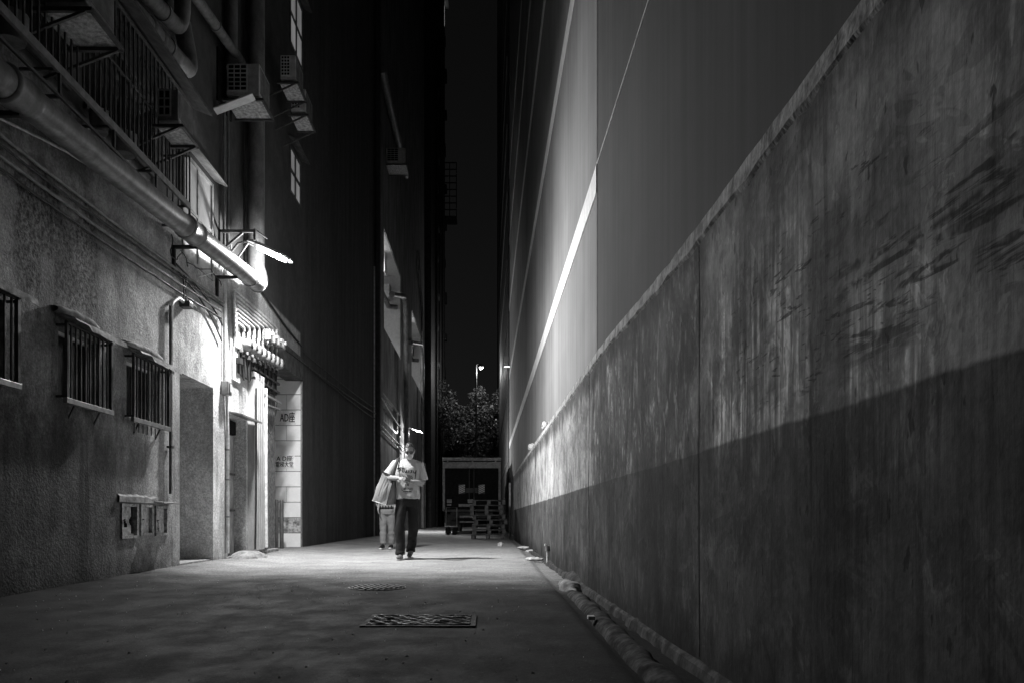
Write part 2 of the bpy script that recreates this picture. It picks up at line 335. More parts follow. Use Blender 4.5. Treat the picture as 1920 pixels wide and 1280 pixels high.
# ------------------------------------------------------------------ right side: boundary wall of cast panels with a chipped coping
RX = .845
rw = thing('boundary_wall', 'long low two-tone concrete wall with streaks and scrapes along the right', 'wall', (RX, 0, 0))
def ztop(y):
    a = max(0., min(1., (y - 2.8) / 3.)); return 1.755 + .10 * a * a * (3 - 2 * a) + .035 * max(0., min(1., (y - 6) / 7))
joints = [-8.0, -4.9, -1.9, .62, 1.94, 2.96, 6.1, 9.3, 12.5, 15.7, 18.9, 22.3]
for k, (a, b) in enumerate(zip(joints, joints[1:])):
    mb = MB(); n = 14; dx = random.uniform(-.004, .004)
    rowsz = [-.1, 0, .25, .5, .85, 1.2, 1.5, None]
    for j in range(n + 1):
        y = a + .0025 + (b - a - .005) * j / n
        for q in rowsz:
            z = ztop(y) - .09 if q is None else q
            mb.v.append((RX + dx + .006 * mnoise.noise(Vector((y * 1.3, z * 1.7, 3))) + (.004 if j in (0, n) else 0), y, z))
    m = len(rowsz)
    fs = [(j * m + i, j * m + i + 1, (j + 1) * m + i + 1, (j + 1) * m + i) for j in range(n) for i in range(m - 1)]
    mb.f += fs; mb.smooth += [True] * len(fs)
    y0, y1 = a + .0025, b - .0025
    mb.raw([(RX + .01, y0, -.1), (RX + .01, y0, ztop(y0) - .09), (RX + .1, y0, ztop(y0) - .09), (RX + .1, y0, -.1)], [(0, 1, 2, 3)])
    mb.raw([(RX + .01, y1, -.1), (RX + .01, y1, ztop(y1) - .09), (RX + .1, y1, ztop(y1) - .09), (RX + .1, y1, -.1)], [(0, 1, 2, 3)])
    mb.build('panel', MR, rw)
    # coping with a broken lower lip
    mb = MB(); n = max(8, int((b - a) * 9)); ring = []
    for j in range(n + 1):
        y = a + .0005 + (b - a - .001) * j / n; zt = ztop(y); w = mnoise.noise(Vector((y * 6, 1, 2))); w2 = mnoise.noise(Vector((y * 19, 4, 2)))
        mb.v += [(RX + .004, y, zt - .10 + .035 * w + .028 * w2), (RX - .010 + .005 * w2, y, zt - .08 + .02 * w + .012 * w2), (RX - .006 + .006 * w, y, zt - .02 + .006 * w2), (RX + .03, y, zt + .006 * w), (RX + .2, y, zt + .02)]
    fs = [(j * 5 + i, j * 5 + i + 1, (j + 1) * 5 + i + 1, (j + 1) * 5 + i) for j in range(n) for i in range(4)]
    mb.f += fs; mb.smooth += [False] * len(fs)
    mb.build('coping', MC, rw)
MB().box((RX + .06, -8, -.1), (RX + .13, 22.3, 1.55)).build('core', BLACK, rw)
# rough mortar foot along the wall
mb = MB(); ys_ = [.9 + .09 * i for i in range(150)]
for y in ys_:
    w = mnoise.noise(Vector((y * 3, 0, 8))); w2 = mnoise.noise(Vector((y * 11, 2, 8))); big = max(0, 1 - abs(y - 7.1) / .9) * .09 + max(0, 1 - abs(y - 9.6) / .8) * .04
    wd = .035 + .03 * w + .02 * w2 + big * .7; h = .012 + .02 * w + .02 * w2 + big * .8
    mb.v += [(RX - max(.01, wd), y, -.05), (RX - max(.008, wd * .6), y, max(.0, h * .55)), (RX - .004, y, max(.02, h)), (RX + .02, y, max(.02, h) + .005)]
mb.f += [(j * 4 + i, (j + 1) * 4 + i, (j + 1) * 4 + i + 1, j * 4 + i + 1) for j in range(len(ys_) - 1) for i in range(3)]; mb.smooth = [False] * len(mb.f)
mb.build('mortar_foot', M('dark_mortar', .05, .9, .2, var=.5, bump=.8, bsc=35), rw)

# ------------------------------------------------------------------ right side: tall painted building behind the wall
FX = 1.0
rb = thing('painted_building', 'tall windowless pale building with thin white floor bands rising behind the right wall', 'building', (FX + 3, 10, 0))
segs = [(-8.0, 6.66), (6.69, 15.2), (15.23, 23.5), (23.53, 31.0)]
zf = [3.62, 6.50, 9.30, 12.05, 14.8]
for k, (a, b) in enumerate(segs):
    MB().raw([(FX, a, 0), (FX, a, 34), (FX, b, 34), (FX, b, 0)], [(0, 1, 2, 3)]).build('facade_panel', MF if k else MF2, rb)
    for z in zf:
        if k == 0: MB().box((FX - .006, a, z + .118), (FX + .05, b, z + .13)).build('band', M('pale_band_paint', .68, .7, .2, var=.1), rb)
        else: MB().box((FX - .008, a + .002, z - .125), (FX + .05, b - .002, z + .125)).build('band', M('pale_band_paint', .68, .7, .2, var=.1), rb)
MB().box((FX + .015, -7.9, 0), (FX + 6, 30.98, 33.9)).build('core', DARK, rb)
er = thing('dark_tower_block', 'dark tall building edge at the far right end of the alley', 'building', (4, 45, 0))
MB().box((.98, 31.6, 0), (9, 62, 55)).build('wall', M('soot_dark_render', .05, .7), er)
for z in range(3, 40, 3): MB().box((.955, 33, z), (.98, 61, z + .1)).build('ledge', RUST, er)
wl = thing('reflection_strip', 'small glowing strip standing in for a lamp reflection at the far end of the right facade', 'reflection', D(951, 687, 30.6))  # glowing strip added for a lamp's reflection on the building edge
q = D(951, 687, 30.6)
MB().box((q.x - .12, q.y - .02, q.z - .02), (q.x + .11, q.y + .03, q.z + .02), .008).build('tube', EM('reflection_strip_glow', .8, 2.2), wl)
MB().box((q.x - .13, q.y + .03, q.z - .03), (FX + .02, q.y + .05, q.z + .04)).build('backplate', RUST, wl)

# ------------------------------------------------------------------ left side: apartment building
LX = -3.5
lb = thing('apartment_building', 'old plastered apartment building with doors and barred windows along the left', 'building', (LX - 3, 8, 0))
DOOR = (8.55, 9.60, 0.0, 2.26, 1.3)                     # unlit passage
DOOR2 = (10.13, 10.92, .06, 2.02, .22)
ALC = (12.42, 14.22, 0.0, 3.42, 1.8)
LOW = [(4.72, 5.42, 1.58, 2.16, .12), (6.12, 6.78, 1.58, 2.16, .12), (7.28, 8.02, 1.58, 2.16, .12)]
GAS = [(7.16, 7.50, .39, .73, .09), (7.56, 7.84, .41, .73, .09), (7.90, 8.20, .40, .72, .09)]
UP = [(8.62, 9.58, 3.62, 4.86, .03), (13.35, 14.15, 6.42, 7.3, .03), (13.35, 14.3, 9.1, 10.3, .03)]
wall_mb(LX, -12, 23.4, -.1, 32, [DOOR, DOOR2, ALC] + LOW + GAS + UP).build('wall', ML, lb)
# passage interior: end wall and floor
PAS = M('dim_passage_paint', .13, .8, .2)
MB().box((LX - 1.32, 8.56, -.05), (LX - 1.30, 9.59, 2.4)).build('passage_wall', PAS, lb)
MB().box((LX - 1.3, 8.57, -.05), (LX - .02, 9.58, .065)).build('passage_floor', CONC, lb)
# lower barred windows
def low_window(h, kind):
    y0, y1, z0, z1, dp = h
    w = MB().box((LX - dp, y0, z0), (LX - dp - .01, y1, z1)).build('window', GLASSD, lb)
    f = MB(); X0 = LX + .085
    f.bar((X0, y0 - .03, z0 - .02), (X0, y0 - .03, z1 + .03), .022); f.bar((X0, y1 + .03, z0 - .02), (X0, y1 + .03, z1 + .03), .03)
    f.bar((X0, y0 - .04, z1 + .02), (X0, y1 + .04, z1 + .02), .022)
    for yy in (y0 - .03, y1 + .03):
        for zz in (z0, z1): f.bar((X0, yy, zz), (LX - .02, yy, zz), .018)
    f.build('cage_frame', RUST, w)
    MB().box((X0 - .02, y0 - .05, z0 - .055), (X0 + .016, y1 + .06, z0 - .01), .004).build('cage_sill', STEEL, w)
    bar = None; n = 9
    for i in range(n):
        yy = y0 + (y1 - y0) * (i + .5) / n
        if bar is None: bar = MB().bar((X0, yy, z0 - .012), (X0, yy, z1 + .02), .014).build('bar', RUST, w); yb = yy
        else: c = link_copy(bar, w, (0, yy - yb, 0))
    for i in range(6 if kind == 2 else 0):
        yy = y0 + (y1 - y0) * (i + .6) / 8; MB().bar((X0 - .03, yy, z0 - .14), (X0 - .03, yy, z0 - .056), .012).build('spike', STEEL, w)
    fr = MB()
    for yy in (y0 + .015, (y0 + y1) / 2, y1 - .015): fr.box((LX - dp, yy - .014, z0), (LX - dp + .03, yy + .014, z1))
    fr.box((LX - dp + .002, y0 + .002, z0 + .003), (LX - dp + .028, y1 - .002, z0 + .035)); fr.box((LX - dp + .002, y0 + .002, z1 - .03), (LX - dp + .028, y1 - .002, z1 - .003))
    fr.build('frame', WHITE, w)
    # awning: rounded mortar ridge on top and a bent sheet lip under it
    rd = MB(); m = 16; A = y0 - .10; B = y1 - .02 if kind == 2 else y1 - .10; zc = z1 + .115
    for j in range(m + 1):
        yy = A + (B - A) * j / m; e = math.sin(math.pi * min(1, max(0, (j + .4) / (m + .8)))) ** .3; w_ = mnoise.noise(Vector((yy * 9, kind, 2)))
        for a_ in range(7):
            t_ = math.pi * (a_ / 6 - .08); rr = (.055 + .012 * w_) * e
            rd.v.append((LX - .01 + (.02 + math.sin(t_) * rr * 1.7), yy, zc + math.cos(t_) * rr))
    rd.f = [(j * 7 + i, j * 7 + i + 1, (j + 1) * 7 + i + 1, (j + 1) * 7 + i) for j in range(m) for i in range(6)]; rd.smooth = [True] * len(rd.f)
    rd.build('ridge', CONC, w)
    aw = MB(); n2 = 14; zs0 = z1 + .115
    A2, B2 = (y0 - .06, y1 + .14)
    for j in range(n2 + 1):
        yy = A2 + (B2 - A2) * j / n2; w_ = .006 * mnoise.noise(Vector((yy * 6, kind, 7)))
        lip = .055 if (yy > y0 + .15) else .02
        aw.v += [(LX - .01, yy, zs0), (LX + .17 + w_, yy, zs0 - .065 + w_), (LX + .185 + w_, yy, zs0 - .065 - lip + w_ * 2), (LX + .18 + w_, yy, zs0 - .063 - lip + w_ * 2), (LX + .165 + w_, yy, zs0 - .073 + w_), (LX - .01, yy, zs0 - .01)]
    aw.f = [(j * 6 + i, j * 6 + (i + 1) % 6, (j + 1) * 6 + (i + 1) % 6, (j + 1) * 6 + i) for j in range(n2) for i in range(6)]; aw.f += [(0, 1, 2, 3, 4, 5), tuple(n2 * 6 + i for i in (5, 4, 3, 2, 1, 0))]; aw.smooth = [False] * len(aw.f)
    aw.build('awning', M('pale_sheet_metal', .27, .8, .15, var=.4, sc=14), w)
    for yy in (y0 + .15, y1 - .1):
        MB().bar((LX + .05, yy, z0 - .05), (LX - .005, yy, z0 - .16), .012).build('bracket', DARK, w)
    return w
for i, h in enumerate(LOW): low_window(h, i)
# small meter cabinets near the ground: frame, torn sheet front, black cavity
def sheet(y0, y1, z0, z1, x, torn, seed):
    mb = MB(); n = 14; rnd = random.Random(seed); idx = {}
    for i in range(n + 1):
        for j in range(n + 1):
            u, v = i / n, j / n; idx[i, j] = len(mb.v)
            mb.v.append((x + .008 * mnoise.noise(Vector((u * 3, v * 3, seed))), y0 + (y1 - y0) * u, z0 + (z1 - z0) * v))
    for i in range(n):
        for j in range(n):
            u, v = (i + .5) / n, (j + .5) / n
            if torn(u, v): continue
            mb.f.append((idx[i, j], idx[i + 1, j], idx[i + 1, j + 1], idx[i, j + 1])); mb.smooth.append(True)
    return mb
torns = [lambda u, v: (abs(u - .3 - .1 * math.sin(v * 6)) < .11 and .3 < v < .58) or (u > .82 - .25 * max(0, 1 - abs(v - .5) * 6) and v > .1), lambda u, v: u > .9 and v < .25, lambda u, v: abs(u - .35 - .25 * (.5 - v)) < .05 and .1 < v < .5]
PAPER = M('torn_pale_sheet', .55, .7, .25, var=.35, sc=25)
for k, (y0, y1, z0, z1, dp) in enumerate(GAS):
    c = MB().box((LX - dp, y0, z0), (LX - dp - .01, y1, z1)).build('cabinet', BLACK, lb)
    f = MB(); w_ = .028; e_ = .018
    f.box((LX - .03, y0 + .001, z0), (LX + e_, y0 + w_, z1)); f.box((LX - .03, y1 - w_, z0), (LX + e_, y1 - .001, z1))
    f.box((LX - .03, y0 + w_, z1 - w_), (LX + e_ - .002, y1 - w_, z1 - .001)); f.box((LX - .03, y0 + w_, z0 + .001), (LX + e_ - .002, y1 - w_, z0 + w_))
    f.build('frame', M('worn_frame_paint', .4, .6, .3, var=.5, sc=30), c)
    sheet(y0 + w_, y1 - w_, z0 + w_, z1 - w_, LX - .018, torns[k], k + 3).build('door_sheet', PAPER, c)
    MB().box((LX + .01, y0 + .02, (z0 + z1) / 2), (LX + .035, y0 + .045, (z0 + z1) / 2 + .012)).build('latch', STEEL, c)
    if k == 2: MB().raw([(LX, y0 - .06, z1 + .05), (LX + .13, y0 - .06, z1 + .035), (LX + .13, y1 + .08, z1 + .035), (LX, y1 + .08, z1 + .05), (LX, y0 - .06, z1 + .035), (LX + .13, y0 - .06, z1 + .02), (LX + .13, y1 + .08, z1 + .02), (LX, y1 + .08, z1 + .035)], [(0, 1, 2, 3), (7, 6, 5, 4), (0, 4, 5, 1), (1, 5, 6, 2), (2, 6, 7, 3), (3, 7, 4, 0)]).build('hood', STEEL, c)
mb = MB()   # broken render around the cabinets
for y in [7.1 + .05 * i for i in range(24)]:
    w_ = mnoise.noise(Vector((y * 7, 3, 3)))
    mb.v += [(LX, y, .735), (LX + .022 + .008 * w_, y, .745), (LX + .02 + .008 * w_, y, .80 + .03 * w_), (LX, y, .82 + .03 * w_)]
mb.f = [(j * 4 + i, j * 4 + i + 1, (j + 1) * 4 + i + 1, (j + 1) * 4 + i) for j in range(16) for i in range(3)]; mb.smooth = [False] * len(mb.f)
mb.build('render_patch', CONC, lb)
# upper windows
def pane_window(h, em, fm, name='window', nz=2, ny=2, mull=.04):
    y0, y1, z0, z1, dp = h
    w = MB().box((LX - .045, y0, z0), (LX - .032, y1, z1)).build(name, BLACK, lb)
    f = MB(); X0, X1 = LX - .028, LX + .014
    e_ = .002
    f.box((X0, y0 + e_, z0 + e_), (X1, y0 + mull, z1 - e_)); f.box((X0, y1 - mull, z0 + e_), (X1, y1 - e_, z1 - e_)); f.box((X0 + .003, y0 + mull, z0 + e_), (X1 - .003, y1 - mull, z0 + mull)); f.box((X0 + .003, y0 + mull, z1 - mull), (X1 - .003, y1 - mull, z1 - e_))
    for i in range(1, ny): yy = y0 + (y1 - y0) * i / ny; f.box((X0 + .01, yy - mull / 2, z0 + mull), (X1 - .006, yy + mull / 2, z1 - mull))
    for i in range(1, nz): zz = z0 + (z1 - z0) * (.5 if nz == 2 else i / nz); f.box((X0 + .015, y0 + mull, zz - mull / 2), (X1 - .008, y1 - mull, zz + mull / 2))
    f.build('frame', fm, w)
    for i in range(ny):
        for j in range(nz):
            a, b = y0 + (y1 - y0) * i / ny + mull * .6, y0 + (y1 - y0) * (i + 1) / ny - mull * .6; c, d = z0 + (z1 - z0) * j / nz + mull * .6, z0 + (z1 - z0) * (j + 1) / nz - mull * .6
            MB().box((LX - .012, a, c), (LX - .006, b, d)).build('pane', em, w)
    MB().raw([(LX, y0 - .1, z1 + .1), (LX + .16, y0 - .1, z1 + .03), (LX + .16, y1 + .1, z1 + .03), (LX, y1 + .1, z1 + .1), (LX, y0 - .1, z1 + .08), (LX + .16, y0 - .1, z1 + .01), (LX + .16, y1 + .1, z1 + .01), (LX, y1 + .1, z1 + .08)], [(0, 1, 2, 3), (7, 6, 5, 4), (0, 4, 5, 1), (1, 5, 6, 2), (2, 6, 7, 3), (3, 7, 4, 0)]).build('hood', fm, w)
def lit_pane(name, e):
    t = NT(name); n_ = t.noise((3, 3, 2), 4, .6, world=False); t.done(t.step(n_, .3, .7, .35, .5), .35, .5)
    t.b.inputs['Emission Color'].default_value = (1, 1, 1, 1); t.put(t.step(t.noise((2, 1.4, 1.1), 2, .5, off=(3, 3, 1)), .3, .7, e * .7, e * 1.25), t.b.inputs['Emission Strength']); return t.m
pane_window(UP[0], lit_pane('frosted_pane', .05), M('window_frame_paint', .42, .5, .35)); pane_window(UP[1], lit_pane('lit_pane', .15), RUST, mull=.06); pane_window(UP[2], lit_pane('lit_pane_upper', .13), RUST, mull=.06)
# second door with hood, corrugated casing, plaster pier
dr = MB().box((LX - .2, 10.15, .06), (LX - .17, 10.9, 1.78)).build('door', M('scuffed_grey_door', .34, .6, .35, var=.35, sc=7, stretch=.4), lb)
for z0, z1 in ((.1, .68), (.74, 1.2), (1.28, 1.74)): MB().box((LX - .17, 10.22, z0), (LX - .158, 10.82, z1), .004).build('door_panel', M('scuffed_grey_door'), dr)
for z0 in (.69, 1.21): MB().box((LX - .17, 10.17, z0), (LX - .135, 10.86, z0 + .028), .004).build('rail', RUST, dr)
MB().box((LX - .19, 10.15, 1.8), (LX - .14, 10.9, 1.99)).build('transom', BLACK, dr)
MB().raw([(LX - .02, 10.1, 2.05), (LX + .22, 10.1, 2.0), (LX + .22, 10.98, 2.0), (LX - .02, 10.98, 2.05), (LX - .02, 10.1, 2.03), (LX + .22, 10.1, 1.975), (LX + .22, 10.98, 1.975), (LX - .02, 10.98, 2.03)], [(0, 1, 2, 3), (7, 6, 5, 4), (0, 4, 5, 1), (1, 5, 6, 2), (2, 6, 7, 3), (3, 7, 4, 0)]).build('door_hood', STEEL, lb)
mb = MB(); n = 40; a0, a1 = 11.0, 11.47
for i in range(n + 1):
    y = a0 + (a1 - a0) * i / n; x = LX + .10 + (.012 if (i // 4) % 2 else 0)
    mb.v += [(x, y, .12), (x, y, 2.75)]
mb.f = [(2 * i, 2 * i + 2, 2 * i + 3, 2 * i + 1) for i in range(n)]; mb.smooth = [False] * n
mb.raw([(LX, a0, .12), (LX + .10, a0, .12), (LX + .10, a0, 2.75), (LX, a0, 2.75)], [(0, 1, 2, 3)]); mb.raw([(LX, a1, .12), (LX + .10, a1, .12), (LX + .10, a1, 2.75), (LX, a1, 2.75)], [(3, 2, 1, 0)]); mb.raw([(LX, a0, 2.75), (LX + .1, a0, 2.75), (LX + .1, a1, 2.75), (LX, a1, 2.75)], [(0, 1, 2, 3)])
mb.build('corrugated_casing', M('pale_ribbed_sheet', .42, .45, .4, var=.2, stretch=.3), lb)
MB().box((LX - .02, 11.62, -.05), (LX + .012, 12.41, 2.62), .008).build('plaster_pier', M('dark_gritty_plaster', .16, .9, .2, var=.4, sc=16, bump=1., bsc=90), lb)
MB().box((LX - .01, 11.55, -.05), (LX + .06, 12.44, .10), .02).build('pier_plinth', CONC, lb)
# entrance alcove: back wall, ceiling beam, tiled side wall facing the camera
MB().box((LX - 1.82, 12.43, -.05), (LX - 1.80, 14.21, 3.6)).build('alcove_wall', PAS, lb)
MB().box((LX - .3, 12.3, 3.2), (LX + .035, 14.24, 3.62), .01).build('lintel_beam', M('dark_beam_paint', .07, .7, .3), lb)
ts = thing('tiled_side_wall', 'pale tiled side wall of the entrance alcove with a marble dado', 'tiled wall', (LX - .8, 14.2, 0))
TY = 14.2
MB().box((LX - 1.7, TY, -.05), (LX - .005, TY + .015, 3.42)).build('mortar_bed', M('tile_grout', .22, .9), ts)
MARB = M('marbled_dado_tile', .3, .35, .5, var=.9, sc=6, bump=.05)
zz = .03; row = 0
while zz < 3.4:
    h_ = min(.285, 3.41 - zz); off = 0 if row % 2 else -.27; x = LX - .012
    first = True
    while x > LX - 1.6:
        w_ = .27 if (first and row % 2) else .545; first = False
        if row == 0 and x > LX - .3: h2 = h_ * .55
        mt = MARB if row in (1,) else TILE
        MB().box((max(LX - 1.68, x - w_ + .006), TY - .012 - random.uniform(0, .0015), zz), (x - .001, TY + .001, zz + h_ - .007), .0015).build('tile', mt, ts); x -= w_
    zz += .292; row += 1
# building corner strip
MB().box((LX - .004, 14.19, 0), (LX + .012, 14.26, 3.42)).build('corner_trim', STEEL, lb)
# lumps of cement at the second door
def lump(name, c, r, label, cat, mat, seed, amp=.35, flat=True):
    mb = MB().ell(c, r, 40, 24); mb.v = [tuple(Vector(c) + (Vector(v) - Vector(c)) * (1 + amp * 1.2 * mnoise.noise((Vector(v) - Vector(c)) / max(r) * 1.6 + Vector((seed, 0, 0))) + amp * .4 * mnoise.noise((Vector(v) - Vector(c)) / max(r) * 5 + Vector((seed, 3, 0))))) for v in mb.v]
    return tag(mb.build(name, mat, at=(c[0], c[1], 0)), label, cat)
lump('cement_mound', (LX + .17, 10.6, .0), (.2, .5, .15), 'pale lump of spilled cement at the foot of the narrow door', 'cement', M('pale_cement', .28, .9, .2, var=.35, bump=.9, bsc=30), 4)
# ------------------------------------------------------------------ street lamps on the left wall
LED = EM('led_panel_glow', .9, 5)
def lamp(name, base, label, watts, yaw=20, drop=-.36):
    t = thing(name, label, 'street lamp', base); b = Vector(base); up = Vector((0, 0, 1))
    MB().box(b + Vector((-.01, -.05, -.12)), b + Vector((.02, .05, .12)), .004).build('wall_plate', STEEL, t)
    d = Vector((math.cos(R(yaw)), math.sin(R(yaw)), drop)).normalized(); s = up.cross(d).normalized(); un = d.cross(s)
    un = -un if un.z < 0 else un
    h0 = b + Vector((.24, .0, .12))
    MB().tube([b + Vector((.0, 0, -.05)), b + Vector((.12, .0, .10)), h0, h0 + d * .1], .018, 8).build('arm', STEEL, t)
    MB().bar(b + Vector((.0, 0, -.26)), h0 + d * .02, .022).build('brace', STEEL, t)
    hd = MB(); prof = [(.0, .04, .03), (.06, .075, .045), (.2, .095, .045), (.48, .095, .035), (.6, .065, .022), (.64, .02, .012)]
    for a, w, th in prof:
        p = h0 + d * a; hd.v += [tuple(p + s * w), tuple(p - s * w), tuple(p - s * w * .8 + un * th), tuple(p + s * w * .8 + un * th)]
    m = len(prof)
    hd.f = [(i * 4 + j, i * 4 + (j + 1) % 4, (i + 1) * 4 + (j + 1) % 4, (i + 1) * 4 + j) for i in range(m - 1) for j in range(4)] + [(3, 2, 1, 0), tuple((m - 1) * 4 + j for j in range(4))]; hd.smooth = [False] * len(hd.f)
    hd.build('lamp_head', M('lamp_housing', .4, .4, .4), t)
    ld = MB()
    for a, w in ((.14, .075), (.56, .075)):
        p = h0 + d * a; ld.v += [tuple(p + s * w - un * .003), tuple(p - s * w - un * .003), tuple(p - s * w - un * .016), tuple(p + s * w - un * .016)]
    ld.f = [(0, 1, 2, 3), (7, 6, 5, 4), (0, 4, 5, 1), (1, 5, 6, 2), (2, 6, 7, 3), (3, 7, 4, 0)]; ld.smooth = [False] * 6
    ld.build('led_panel', LED, t)
    li = bpy.data.lights.new('lamp_light', 'AREA'); li.shape = 'RECTANGLE'; li.size = .36; li.size_y = .18; li.energy = watts * .88
    lo = bpy.data.objects.new('lamp_light', li); COL.objects.link(lo); lo.parent = t; lo.location = (h0 + d * .40 - un * .03) - b
    nz = Vector((-.64, .0, .77)).normalized(); lx = (d - nz * d.dot(nz)).normalized(); ly = nz.cross(lx); lo.rotation_euler = Matrix((lx, ly, nz)).transposed().to_euler()
    li = bpy.data.lights.new('fill_light', 'POINT'); li.shadow_soft_size = .05; li.energy = watts * .12  # extra point fill added under the head to lift walls and upper facade
    lo = bpy.data.objects.new('fill_light', li); COL.objects.link(lo); lo.parent = t; lo.location = (h0 + d * .42 - un * .085) - b
    return t
LB = P(430, 470, LX + .02)
lamp('street_lamp', (LX + .02, LB.y, LB.z), 'bright flat street lamp bracketed over the passage door', LAMP_W)
q = P(757, 806, -3.58); lamp('street_lamp', (q.x, q.y, q.z), 'small lit street lamp on the far wall behind the walking man', LAMP_W * .9, 10)
# steel bracket frame beside the lamp
b = P(412, 434, LX + .01); br = thing('steel_bracket', 'empty steel bracket frame fixed above the lit street lamp', 'bracket', b)
MB().bar(b, b + Vector((.46, 0, .0)), .035).build('top_bar', RUST, br); MB().bar(b + Vector((0, 0, .02)), b + Vector((0, 0, -.3)), .035).build('upright', RUST, br)
MB().bar(b + Vector((.01, 0, -.26)), b + Vector((.3, 0, -.02)), .028).build('brace', RUST, br); MB().bar(b + Vector((.46, 0, .03)), b + Vector((.46, 0, -.12)), .03).build('end_post', RUST, br)
MB().bar(b + Vector((.47, .02, .02)), b + Vector((.6, .1, -.06)), .03, .012).build('flap', RUST, br)

# ------------------------------------------------------------------ drain pipes on the left wall
def pipe(name, pts, r, label, mat=PVC, collars=(), n=14, straps=()):
    t = thing(name, label, 'pipe', pts[0]); pts = [Vector(p) for p in pts]
    MB().tube(pts, r, n).build('pipe', mat, t)
    L_ = [0]
    for a, c in zip(pts, pts[1:]): L_.append(L_[-1] + (c - a).length)
    def at(f):
        s = f * L_[-1]
        for i in range(len(pts) - 1):
            if s <= L_[i + 1] + 1e-6: d = (pts[i + 1] - pts[i]).normalized(); return pts[i] + d * (s - L_[i]), d
        return pts[-1], (pts[-1] - pts[-2]).normalized()
    for f, w in collars:
        p, d = at(f)
        if w > .1: MB().tube([p - d * w / 2, p - d * (w / 2 - .02), p - d * (w / 2 - .04), p, p + d * (w / 2 - .04), p + d * (w / 2 - .02), p + d * w / 2], [r + .004, r + .02, r + .012, r + .012, r + .012, r + .02, r + .004], n).build('collar', mat, t)
        else: MB().tube([p - d * w / 2, p + d * w / 2], r + .012, n).build('collar', mat, t)
    for f in straps:
        p, d = at(f)
        MB().bar(p + Vector((0, 0, -r - .012)), Vector((LX - .01, p.y, p.z - r - .012)), .035).build('support', DARK, t)
        MB().bar(Vector((LX + .02, p.y, p.z - r - .0)), Vector((LX + .02, p.y, p.z - r - .26)), .035).build('support_leg', DARK, t)
    return t
pa = P(-60, 102, -3.22); pz = P(478, 528, -3.22); pe = P(490, 540, -3.22)
vx = -3.30; vb = P(481, 500, vx); vt = P(481, -200, vx)
bend = arc(pz, pe + Vector((0, .12, .0)), vb, 7)
pipe('drain_pipe', [pa + (pz - pa) * f for f in (0, .2, .4, .6, .8)] + bend + [vb.lerp(vt, .3), vb.lerp(vt, .6), vt], .115, 'large grey drain pipe sloping along the left wall and turning up near the lamp',
     collars=((.04, .3), (.30, .34), (.475, .05), (.505, .05)), straps=(.045, .315, .43), n=20)
a1, a2 = P(205, -27, -3.28), P(348, 128, -3.28)
pipe('drain_pipe', [a1, a1.lerp(a2, .5), a2] + arc(a2, a2 + Vector((0, .14, .05)), a2 + Vector((-.05, .17, .3)), 6)[1:] + [a2 + Vector((-.12, .2, .62))], .095, 'grey waste pipe ending in a ribbed elbow above the barred cage', collars=((.33, .16), (.42, .12), (.5, .05)))
b1, b2 = P(262, -25, -3.33), P(325, 44, -3.33)
pipe('drain_pipe', [b1, b1.lerp(b2, .6), b2] + arc(b2, b2 + Vector((0, .2, .05)), b2 + Vector((0, .24, .3)), 6)[1:] + [b2 + Vector((0, .26, 1.2))], .085, 'short grey pipe turning upward at the top left corner', collars=((.25, .04),))
c1, c2 = P(360, -15, -3.33), P(452, 116, -3.33)
pipe('drain_pipe', [c1, c1.lerp(c2, .5), c2, c2 + Vector((-.12, .1, .0))], .062, 'thin grey pipe sloping down onto the window air conditioner', collars=((.4, .03),))
d1 = P(434, 60, -3.40); pipe('riser_pipe', [(d1.x, d1.y, 6.6), (d1.x, d1.y, 11)], .08, 'vertical grey riser pipe behind the bracketed air conditioner')
for i, (px, r, lab, top) in enumerate(((463, .035, 'thin vertical pipe left of the big downpipe', 9), (470, .02, 'thin dark conduit beside the big downpipe', 9), (420, .02, 'slim conduit running up beside the lamp bracket', 6), (428, .014, 'slimmer conduit right of the lamp bracket upright', 6.2))):
    p_ = P(px, 430, LX + .05); pipe('conduit_pipe', [(p_.x, p_.y, 3.9 if i > 1 else 4.2), (p_.x, p_.y, top)], r, lab, n=8)
# pipe straps with thorns of wire on the downpipe
# ------------------------------------------------------------------ cables along the left wall
def cable(pts, r, label, mat=CAB, name='cable', cat='cable', group=None):
    return tag(MB().tube(pts, r, 7).build(name, mat, at=pts[0]), label, cat, group)
x_ = LX + .035
runs = [((-60, 205), (420, 568), .016, 'topmost'), ((-60, 226), (418, 575), .011, 'second from the top'), ((-60, 247), (416, 585), .015, 'middle'), ((-60, 274), (414, 597), .012, 'lowest')]
for (p0, p1, r, w) in runs:
    a, c = P(*p0, x_), P(*p1, x_)
    pts = sag(a, c, .03, 24, .006); cable(pts, r, '%s cable on the left wall, %s of the four' % ('grey' if w in ('middle', 'topmost') else 'black', w), M('dusty_grey_cable', .24, .5, .35) if w in ('middle', 'topmost') else CAB)
a, c = P(-40, 205, LX + .05), P(242, 362, LX + .05); cable(sag(a, c, -.05, 12), .011, 'pale cable crossing the wall below the big pipe', CABG)
# cables dropping to the lit pillar
for i, (s_, m_, e_, lab) in enumerate((((330, 495), (395, 560), (417, 610), 'outer'), ((335, 510), (390, 570), (416, 640), 'inner'))):
    cable(arc(P(*s_, x_), P(*m_, x_), P(*e_, x_), 10), .011, 'cable curving down to the lit pillar, the %s one' % lab)
